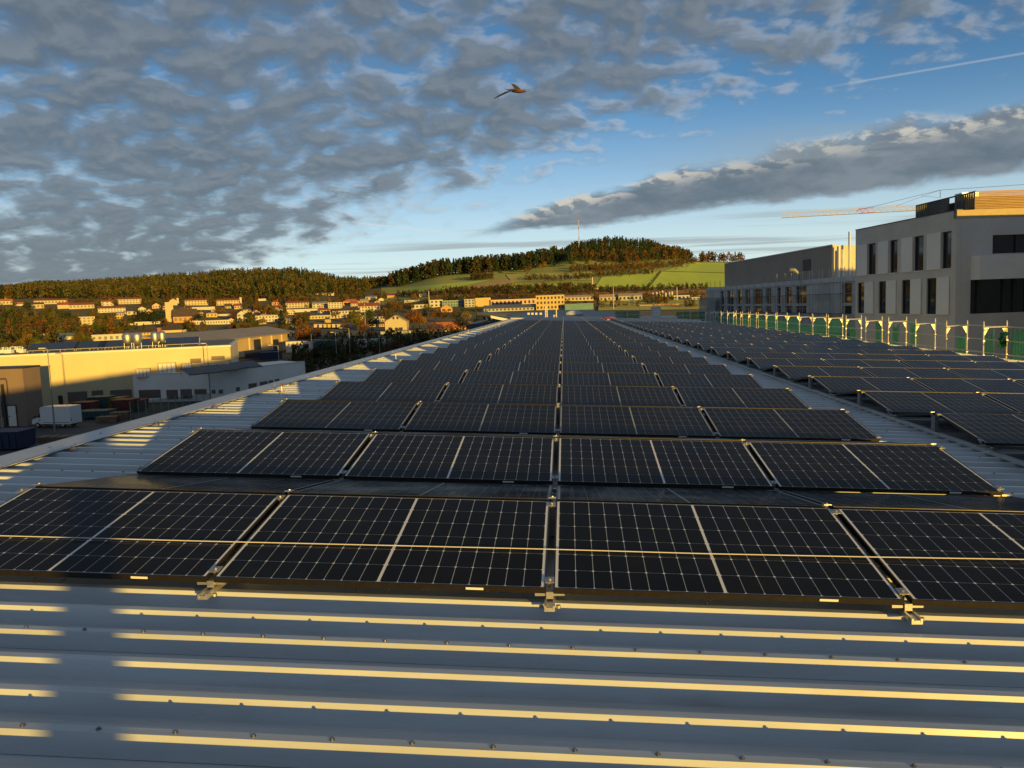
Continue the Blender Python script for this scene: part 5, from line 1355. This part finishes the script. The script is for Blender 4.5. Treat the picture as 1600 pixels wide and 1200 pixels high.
Hs(541, 491, 42, 6, 'side', 'white', 'dark', 'white terrace with dark roof above the golden trees', 3.5, (9, 1)); Hs(577, 487, 34, 9, 'side', 'white', 'red', 'white row houses under a bright red roof', 5, (7, 2)); Hs(549, 477, 26, 6, 'hip', 'orange', 'orange', 'orange villa with hipped orange roof', 4, (4, 1))
Hs(512, 498, 60, 5, 'flat', 'cream', 'pale', 'long low cream workshop behind the lorries', None, (12, 1)); Hs(580, 468, 18, 4, 'side', 'cream', 'grey', 'cream house at the edge of the meadow', 2, (3, 1)); Hs(596, 470, 8, 3, 'gable', 'white', 'red', 'small white house at the meadow corner', 2)
Hs(590, 500, 18, 6, 'side', 'white', 'dark', 'white house behind the big cream gable house', 3, (3, 1)); Hs(560, 499, 24, 5, 'flat', 'white', 'pale', 'flat white workshop left of the cream gable house', None, (5, 1))
# gable house, red roofs
gH = Hs(619, 518, 34, 16, 'gable', 'cream', 'tan', 'big cream gabled house in full sun beyond the yard', 10, None, .9, rot=-8)
wm = MB().box(-.5, .5, -.1, -.004, 0, 1.3).mesh('window', SHUTM)
for x, z in ((-1.0, 6.1), (1.0, 6.1)): o = link('window', wm, gH); o.location = (x, 0, z)
for x, z in ((-3.0, .6), (.2, .4), (2.6, .4)): o = link('window', wm, gH); o.location = (x, 0, z); o.scale = (1.5, 1, 1.2)
Hs(703, 516, 66, 4, 'side', 'orange', 'orange', 'long low house under a big orange-red roof beside the roof edge', 9, (8, 1), .35); Hs(737, 514, 16, 6, 'gable', 'cream', 'orange', 'cream gabled end house at the right of the orange-red roof', 5, (2, 1))
Hs(650, 520, 110, 3, 'flat', 'grey', 'grey', 'long grey flat roof across the shaded yard', None, None, .25)
Hs(622, 464, 34, 3, 'side', 'orange', 'red', 'low red roofed barn at the meadow edge', 2.5); Hs(663, 463, 16, 3, 'side', 'cream', 'pale', 'pale barn right of the red roofed barn', 1.5)
Hs(658, 482, 30, 6, 'flat', 'white', 'grey', 'white canopy hall on columns in the industrial area', None, (5, 1)); Hs(682, 480, 20, 11, 'flat', 'white', 'pale', 'white office cube in the industrial area', None, (3, 2)); Hs(708, 479, 34, 9, 'flat', 'teal', 'pale', 'teal glass fronted office block', None, (8, 2)); Hs(734, 480, 16, 12, 'flat', 'grey', 'pale', 'dark windowed grey block beside the teal office', None, (3, 3))
Hs(755, 479, 24, 13, 'flat', 'yellow', 'pale', 'bright yellow block right of the grey office', None, None); Hs(698, 488, 18, 7, 'gable', 'orange', 'orange', 'orange gabled house among golden trees', 5, (2, 1)); Hs(645, 472, 26, 3, 'flat', 'grey', 'grey', 'long grey flat hall left of the white office cube')
Hs(805, 477, 76, 9, 'flat', 'pink', 'pale', 'long salmon coloured factory hall behind the roof end', None, (12, 1), .3); Hs(798, 486, 84, 5, 'side', 'grey', 'blue', 'low hall with blue-grey roof behind the roof end', 5, (14, 1), .3)
Hs(860, 484, 44, 22, 'flat', 'yellow', 'pale', 'yellow three-storey office with window rows behind the roof end', None, (8, 3), .4)
Hs(904, 470, 46, 6, 'side', 'cream', 'tan', 'low cream hall right of the yellow office', 3, (8, 1), .3); Hs(905, 484, 44, 9, 'flat', 'teal', 'grey', 'green netted shed right of the yellow office', None, None, .2); Hs(952, 470, 30, 6, 'side', 'cream', 'tan', 'cream workshop with saddle roof before the hill', 4, (5, 1), .4)
Hs(985, 470, 36, 8, 'side', 'grey', 'grey', 'grey-green workshop row before the hill', 3.5, (6, 1), .3); Hs(1065, 468, 24, 6, 'flat', 'white', 'pale', 'white flat building by the thin white pole', None, (4, 1), .4); Hs(1085, 469, 16, 4, 'flat', 'grey', 'pale', 'small grey building by the half-built scaffold', None, (3, 1))
Hs(1030, 478, 60, 2, 'flat', 'orange', 'tan', 'low tan wall along the valley road')
# white storage tanks in a row
for i, px in enumerate((1020, 1026, 1031, 1035, 1040, 1046, 1050)):
    Y = tY(px, 466); p = ter(px, Y); m_ = Y/FPX; tk = empty('storage_tank', p); tag(tk, 'slim white storage tank at the hill foot, %s from left' % ordw(i+1), 'tank', 'white storage tanks')
    hh = (8+(i*5) % 4)*m_; MB().lathe([(1.3*m_, 0), (1.3*m_, hh), (.6*m_, hh+.8*m_)], (0, 0), 14).build('shell', WALLS['white'], tk, True); MB().box(1.3*m_, 1.55*m_, -.1, .1, 0, hh).build('ladder', M_SCAF, tk)
# random infill houses between trees
hs_ = []
for i in range(46):
    px = rnd.uniform(150, 600); lo = np.interp(px, [0, 200, 400, 600], [486, 482, 474, 472]); by = rnd.uniform(lo, 512 if px > 330 else 502)
    hs_.append((px, by))
for i, (px, by) in enumerate(sorted(hs_)):
    Hs(px, by, rnd.uniform(9, 17), rnd.uniform(3.5, 6), rnd.choice(['side', 'side', 'gable', 'hip']), rnd.choice(['cream', 'white', 'white', 'yellow', 'pink']), rnd.choice(['dark', 'red', 'red', 'tan', 'grey']), 'small infill house among the town trees, %s from left' % ordw(i+1), rnd.uniform(2, 4), (3, 1), .7, rot=rnd.uniform(-25, 25), chim=rnd.random() < .6, group='small town houses')

# parked lorries
for i, (px, c) in enumerate(((493, 'pink'), (501, 'white'), (508, 'yellow'), (514.5, 'yellow'), (521.5, 'white'), (529, 'yellow'), (540, 'brick'))):
    Y = tY(px, 514); p = ter(px, Y); m_ = Y/FPX; lo = empty('parked_lorry', p); tag(lo, '%s box lorry, %s from left in the row beyond the shaded yard' % ({'pink': 'reddish', 'brick': 'red', 'white': 'white', 'yellow': 'pale yellow'}[c], ordw(i+1)), 'lorry', 'parked lorries')
    MB().box(-2.4*m_, 2.4*m_, 0, 6, .9, 6.0*m_+.6).build('box_body', WALLS[c], lo); MB().box(-2.1*m_, 2.1*m_, 6.2, 8, .7, 4*m_+.6).build('cab', WALLS['white'], lo)
    for y in (1., 4.5, 7.2):
        for sx in (-1, 1): MB().tube((sx*2.0*m_-.15, y, .5), (sx*2.0*m_+.15, y, .5), .5, 10).build('wheel', M_TYRE, lo)

# masts and poles on the hill
def lattice(px, by, ty, w, label, Y=None):
    Y = Y or tY(px, by); p = ter(px, Y); H = (by-ty)*Y/FPX; r_ = empty('radio_mast', p); tag(r_, label, 'mast')
    n = 10
    for k_ in range(n):
        mb = MB(); z0, z1 = H*k_/n, H*(k_+1)/n; ww = w*(1-.5*k_/n)
        for sx, sy in ((-1, -1), (1, -1), (0, 1)): mb.tube((sx*ww, sy*ww, z0), (sx*ww, sy*ww, z1), .2, 5)
        mb.tube((-ww, -ww, z0), (ww, -ww, z1), .16, 4).tube((ww, -ww, z0), (0, ww, z1), .16, 4)
        mb.build('mast_section', M_CWHT if k_ % 3 else mat('mast_rust', (.38, .2, .13), .6), r_)
    MB().tube((0, 0, H), (0, 0, H*1.06), .15, 5).build('antenna', M_CWHT, r_)
lattice(905, 398, 347, 1.0, 'tall thin red and white radio mast on the wooded hill', 1640.)
def bigpole(px, by, ty, label, r=.5, Y=None):
    Y = Y or tY(px, by); p = ter(px, Y); H = (by-ty)*Y/FPX; r_ = empty('pole', p); tag(r_, label, 'pole'); MB().tube((0, 0, 0), (0, 0, H), r, 8, r*.6).build('shaft', WALLS['white'], r_); return r_, Y
r_, Y = bigpole(926, 451, 433, 'thick white pole on a flat white base below the green field', 1.0); m_ = Y/FPX; MB().box(-8*m_, 8*m_, -3, 3, -1, 1.2*m_).build('base', WALLS['white'], r_)
bigpole(1058, 470, 449, 'thin white pole beside the white flat building', .55); bigpole(959, 484, 449, 'brown wooden pole before the workshops', .3); bigpole(671, 482, 455, 'slim white sign pole by the office cube', .5)

def s_town(rs):
    px = rs.uniform(-60, 612); y = rs.uniform(np.interp(px, [0, 200, 400, 612], [474, 470, 466, 462]), np.interp(px, [0, 200, 330, 612], [548, 530, 520, 505]))
    if not free(px, y, 13): return None
    return px, tY(px, y), .12
forest('town_greenery', 'dense garden trees and shrubs massed between the houses of the town', s_town, 1700, (4.5, 9), {'con': PALD['con'], 'dec': [(.075, .06, .02), (.06, .06, .02), (.12, .06, .018), (.055, .05, .018), (.16, .07, .018), (.09, .075, .02), (.045, .05, .017)]}, 41)
def s_est(rs):
    px = rs.uniform(612, 1105); y = rs.uniform(463, 482)
    if not free(px, y, 8): return None
    return px, tY(px, y), .1
forest('estate_greenery', 'autumn shrubs and small trees scattered through the industrial estate', s_est, 420, (3, 8), PALR, 42)
def s_yard(rs):
    px = rs.uniform(455, 770); y = rs.uniform(np.interp(px, [455, 770], [534, 516]), np.interp(px, [455, 600, 770], [600, 560, 524])); return px, tY(px, y, 100), .1
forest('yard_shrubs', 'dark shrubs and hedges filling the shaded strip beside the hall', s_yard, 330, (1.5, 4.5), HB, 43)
# trees of the town, by neighbourhood
R = random.Random(21)
def scat(n, x0, x1, fy, hp, kinds, cols, wide=1.):
    out = []
    for i in range(n):
        px = R.uniform(x0, x1); y0, y1 = fy(px); yy = R.uniform(y0, y1)
        for _ in range(12):
            if free(px, yy, hp[1]*.8): break
            px = R.uniform(x0, x1); y0, y1 = fy(px); yy = R.uniform(y0, y1)
        out.append((px, yy, R.uniform(*hp), R.choice(kinds), R.choice(cols), wide*R.uniform(.9, 1.25)))
    return out
RB = ['round', 'broad', 'broad']
ztree('on the far left slope', scat(46, -10, 125, lambda x: (480, 512), (13, 20), RB+['conifer'], ['green', 'olive', 'green', 'dark', 'olive']))
ztree('behind the left factory roof', scat(44, -10, 190, lambda x: (518, 556), (18, 30), RB, ['olive', 'olive', 'gold', 'rust', 'green']))
ztree('around the turret block', scat(30, 110, 250, lambda x: (498, 520), (11, 17), RB, ['olive', 'olive', 'rust', 'green', 'gold']))
ztree('left of the church', [(216+i*4.6+R.uniform(-1, 1), 506+R.uniform(-1, 1), R.uniform(19, 23), 'poplar', 'dark', 1.7) for i in range(9)])
ztree('along the forest foot', scat(58, 40, 600, lambda x: (np.interp(x, [40, 600], [478, 464]), np.interp(x, [40, 600], [484, 474])), (9, 14), RB, ['olive', 'rust', 'orange', 'olive', 'green']))
ztree('right of the church', scat(40, 285, 405, lambda x: (488, 520), (11, 19), RB, ['orange', 'rust', 'olive', 'green', 'dark', 'olive']))
ztree('by the white row houses', scat(34, 400, 600, lambda x: (486, 510), (9, 16), RB, ['orange', 'gold', 'rust', 'olive', 'green']))
ztree('beside the big storage hall', [(447, 527, 26, 'broad', 'olive', 1.), (430, 526, 22, 'broad', 'olive', 1.2), (412, 524, 18, 'broad', 'green', 1.2), (473, 548, 52, 'round', 'orange', 1.), (485, 545, 44, 'round', 'gold', .9), (463, 532, 34, 'broad', 'dark', 1.), (441, 520, 36, 'conifer', 'dark', 1.4), (495, 540, 30, 'round', 'orange', 1.)])
ztree('left of the gable house', [(560, 520, 34, 'broad', 'olive', 1.), (569, 524, 26, 'broad', 'orange', 1.1), (553, 512, 30, 'round', 'green', 1.2), (583, 516, 24, 'broad', 'dark', 1.2), (574, 506, 26, 'round', 'green', 1.)])
ztree('around the orange-red roof', [(646, 516, 34, 'broad', 'orange', 1.1), (656, 515, 30, 'broad', 'orange', 1.1), (638, 508, 24, 'round', 'rust', 1.), (664, 502, 20, 'round', 'dark', 1.), (681, 503, 24, 'broad', 'orange', 1.2), (693, 503, 20, 'broad', 'gold', 1.2), (712, 503, 20, 'broad', 'olive', 1.3), (728, 503, 20, 'broad', 'gold', 1.2), (622, 490, 20, 'broad', 'rust', 1.2), (640, 488, 18, 'broad', 'olive', 1.3), (668, 490, 18, 'broad', 'olive', 1.2), (610, 484, 16, 'broad', 'orange', 1.2), (720, 518, 26, 'broad', 'dark', 1.4), (740, 520, 28, 'broad', 'dark', 1.2)])
ztree('of the industrial estate', scat(26, 610, 770, lambda x: (466, 492), (8, 13), RB, ['olive', 'orange', 'dark', 'green', 'gold']) + scat(26, 880, 1100, lambda x: (468, 482), (6, 11), RB, ['orange', 'rust', 'dark', 'olive', 'rust']))
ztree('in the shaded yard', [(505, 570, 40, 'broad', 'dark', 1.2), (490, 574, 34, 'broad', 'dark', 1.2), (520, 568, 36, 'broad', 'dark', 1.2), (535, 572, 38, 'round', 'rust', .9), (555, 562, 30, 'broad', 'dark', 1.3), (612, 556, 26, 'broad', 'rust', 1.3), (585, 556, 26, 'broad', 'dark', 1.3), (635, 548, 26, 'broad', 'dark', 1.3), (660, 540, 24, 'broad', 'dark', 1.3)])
ztree('on the field edge', [(825, 428, 15, 'broad', 'rust', 1.1), (847, 424, 16, 'broad', 'orange', 1.1), (782, 430, 10, 'broad', 'olive', 1.1), (616, 447, 12, 'broad', 'olive', 1.2), (650, 440, 14, 'broad', 'olive', 1.2), (893, 416, 26, 'conifer', 'green', 1.2), (917, 415, 20, 'conifer', 'olive', 1.1), (1086, 413, 14, 'broad', 'gold', 1.1)])

# ------------------------------------------------------------------ bird
M_BIRD = mat('bird_brown', (.13, .05, .022), .8, var=.3, vscale=20); M_BWING = mat('bird_wing', (.05, .045, .045), .8)
bp = at(808, 142, 16.); bd_ = empty('flying_bird', bp); bd_.rotation_euler = (.1, math.radians(12), math.radians(-12)); bd_.scale = (.72,)*3
tag(bd_, 'small reddish-brown bird with long dark wing flying before the clouds', 'bird')
mb = MB()
mb.v = []
rings = [(-.30, .008), (-.24, .022), (-.14, .05), (-.02, .068), (.09, .062), (.15, .042), (.18, .045), (.215, .040), (.24, .018), (.275, .004)]
for x, r in rings:
    for k_ in range(12):
        t_ = 2*math.pi*k_/12; mb.v.append((x, r*math.cos(t_), r*.85*math.sin(t_)+(.012 if x > .15 else 0)))
for a in range(len(rings)-1):
    for k_ in range(12): j = (k_+1) % 12; mb.f.append((a*12+k_, a*12+j, (a+1)*12+j, (a+1)*12+k_))
mb.build('body', M_BIRD, bd_, True)
def wing(pts, name):
    mb = MB(); up = [(x, y, z+.006) for x, y, z in pts]; i = len(pts); mb.v = list(pts)+up; mb.f = [tuple(range(i))[::-1], tuple(range(i, 2*i))]+[(a, (a+1) % i, i+(a+1) % i, i+a) for a in range(i)]
    mb.build(name, M_BWING, bd_)
wing([(.09, -.04, .03), (-.08, -.04, .02), (-.20, -.10, -.07), (-.36, -.13, -.17), (-.60, -.16, -.30), (-.46, -.20, -.20), (-.26, -.20, -.08), (-.06, -.14, .0)], 'wing')
wing([(.09, .04, .04), (-.08, .04, .04), (-.16, .12, .10), (-.27, .24, .19), (-.16, .24, .18), (.0, .14, .10)], 'wing')
wing([(-.26, -.02, 0), (-.26, .02, 0), (-.36, .04, .01), (-.36, -.04, .01)], 'tail')
